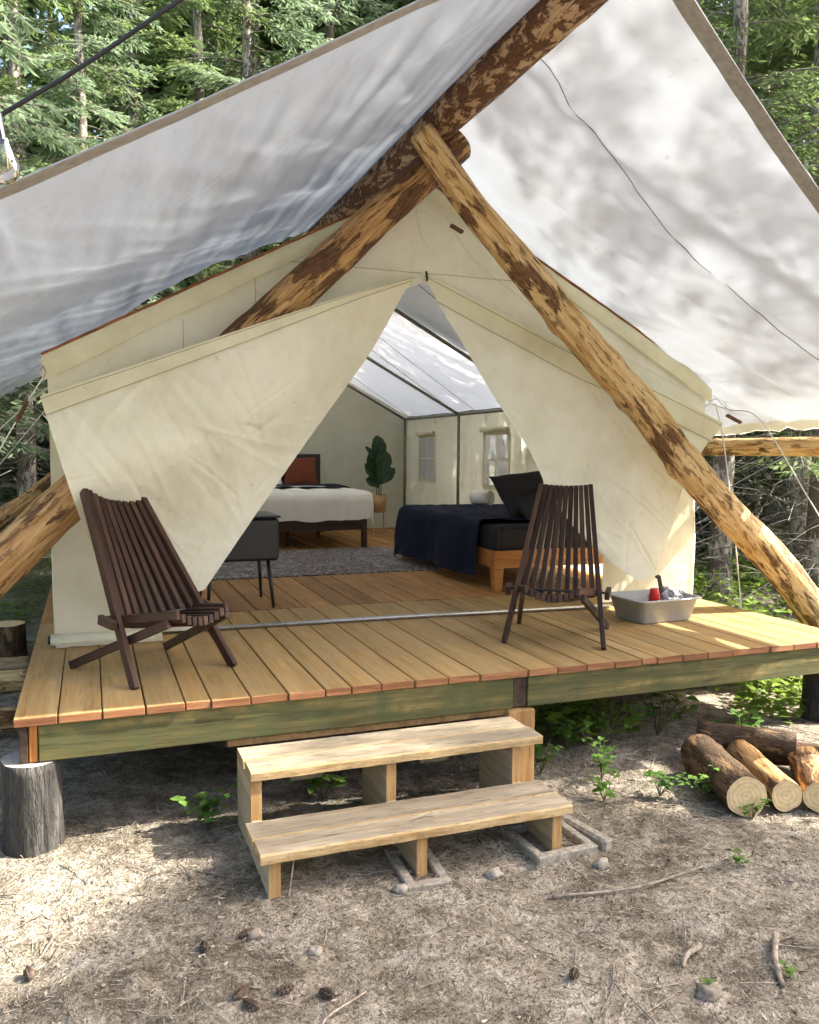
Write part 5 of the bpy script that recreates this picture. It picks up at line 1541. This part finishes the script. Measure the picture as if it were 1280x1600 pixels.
# pine cones, sticks, stones
def cone_mesh():
    V = []; F = []
    n = 13
    for i in range(9):
        t = i / 8; r = 0.0135 * math.sin(math.pi * (0.12 + 0.80 * t)) ** 0.8
        for k in range(n):
            a = 2 * math.pi * (k + 0.5 * (i % 2)) / n
            rr = r * (1.25 if k % 2 == i % 2 else 0.75)
            V.append((rr * math.cos(a), rr * math.sin(a), t * 0.055 + (0.004 if k % 2 == i % 2 else 0)))
    for i in range(8):
        for k in range(n): F.append((i * n + k, i * n + (k + 1) % n, (i + 1) * n + (k + 1) % n, (i + 1) * n + k))
    F.append(tuple(reversed(range(n)))); F.append(tuple(8 * n + k for k in range(n)))
    return mesh('pine_cone', V, F, M['cone'])
CONE = cone_mesh()
cones = [((0.70, -0.977), 'pine cone lying at the lower edge of the pale ground patch'), ((0.83, -0.984), 'pine cone beside a stone left of the lower step'),
         ((0.119, -0.976), 'lone pine cone near the left edge of the photo'), ((0.955, -1.35), 'left one of two pine cones lying close together in the foreground'),
         ((1.035, -1.39), 'right one of two pine cones lying close together in the foreground'), ((0.75, -1.363), 'pine cone at the bottom of the photo, left of its neighbour'),
         ((0.827, -1.43), 'pine cone lowest in the photo'), ((1.90, -1.60), 'pine cone in the needles right of the middle foreground'), ((1.40, -1.75), 'pine cone at the bottom middle of the photo')]
for i, ((x, y), lab) in enumerate(cones):
    o = link('pine_cone', CONE, None, (x, y, gz(x, y) + 0.014)); o.rotation_euler = (math.radians(84), 0, i * 1.7); o.scale = (1.15, 1.15, 1.15)
    tag(o, lab, 'pine cone', 'pine cones on the ground')
def stone(x, y, r, label, mat='stone', seed=0):
    o = blob('stone', (x, y, gz(x, y) + r * 0.25), r, r * 0.8, r * 0.55, M[mat], 0.5, 1.3, seed, 14, 9); tag(o, label, 'stone', 'stones on the ground')
stone(0.885, -0.985, 0.035, 'grey stone next to the pine cone left of the steps', seed=3)
stone(1.075, -1.165, 0.028, 'small pale stone in front of the lower step', 'concrete', 5)
stone(2.275, -1.835, 0.045, 'grey stone at the lower right of the photo', seed=9)
stone(1.52, -0.86, 0.034, 'pale lump of mortar under the middle of the lower step', 'concrete', 12)
stone(1.95, -0.86, 0.04, 'pale lump of mortar between the concrete blocks', 'concrete', 15)
stone(2.45, -0.93, 0.036, 'pale lump of mortar near the right end of the steps', 'concrete', 18)
def stick(pts, r, label):
    P = [(x, y, gz(x, y) + 0.012 + dz) for x, y, dz in pts]
    mb = MB(); mb.tube(smooth_curve(P, 14), [r * (1 - 0.4 * i / 13) for i in range(14)], 7)
    tag(mb.build('stick', M['stick'], None, True), label, 'stick', 'sticks on the ground')
stick([(2.72, -1.68, 0.012), (2.62, -1.78, 0.01), (2.54, -1.90, 0.0)], 0.014, 'thick pale stick at the lower right of the photo')
stick([(2.42, -1.62, 0.01), (2.33, -1.66, 0.02), (2.28, -1.70, 0.01)], 0.012, 'short knobbly stick above the grey stone')
stick([(2.1, -1.1, 0.0), (2.45, -1.18, 0.01), (2.85, -1.12, 0.0)], 0.007, 'long thin stick right of the steps')
stick([(1.1, -1.9, 0.0), (0.98, -1.62, 0.02), (1.18, -1.45, 0.0)], 0.006, 'thin curved stick at the bottom middle')
stick([(1.06, -0.80, 0.0), (1.075, -0.79, 0.08), (1.09, -0.77, 0.15)], 0.004, 'dead stalk standing by the left foot of the steps')
mb = MB(); mb.tube([(1.62, -0.70, 0.209), (1.68, -0.685, 0.211), (1.74, -0.66, 0.210)], 0.003, 5); mb.tube([(1.68, -0.685, 0.212), (1.73, -0.70, 0.212)], 0.002, 5)
tag(mb.build('twig', M['stick']), 'small dark forked twig lying on the lower step', 'twig')
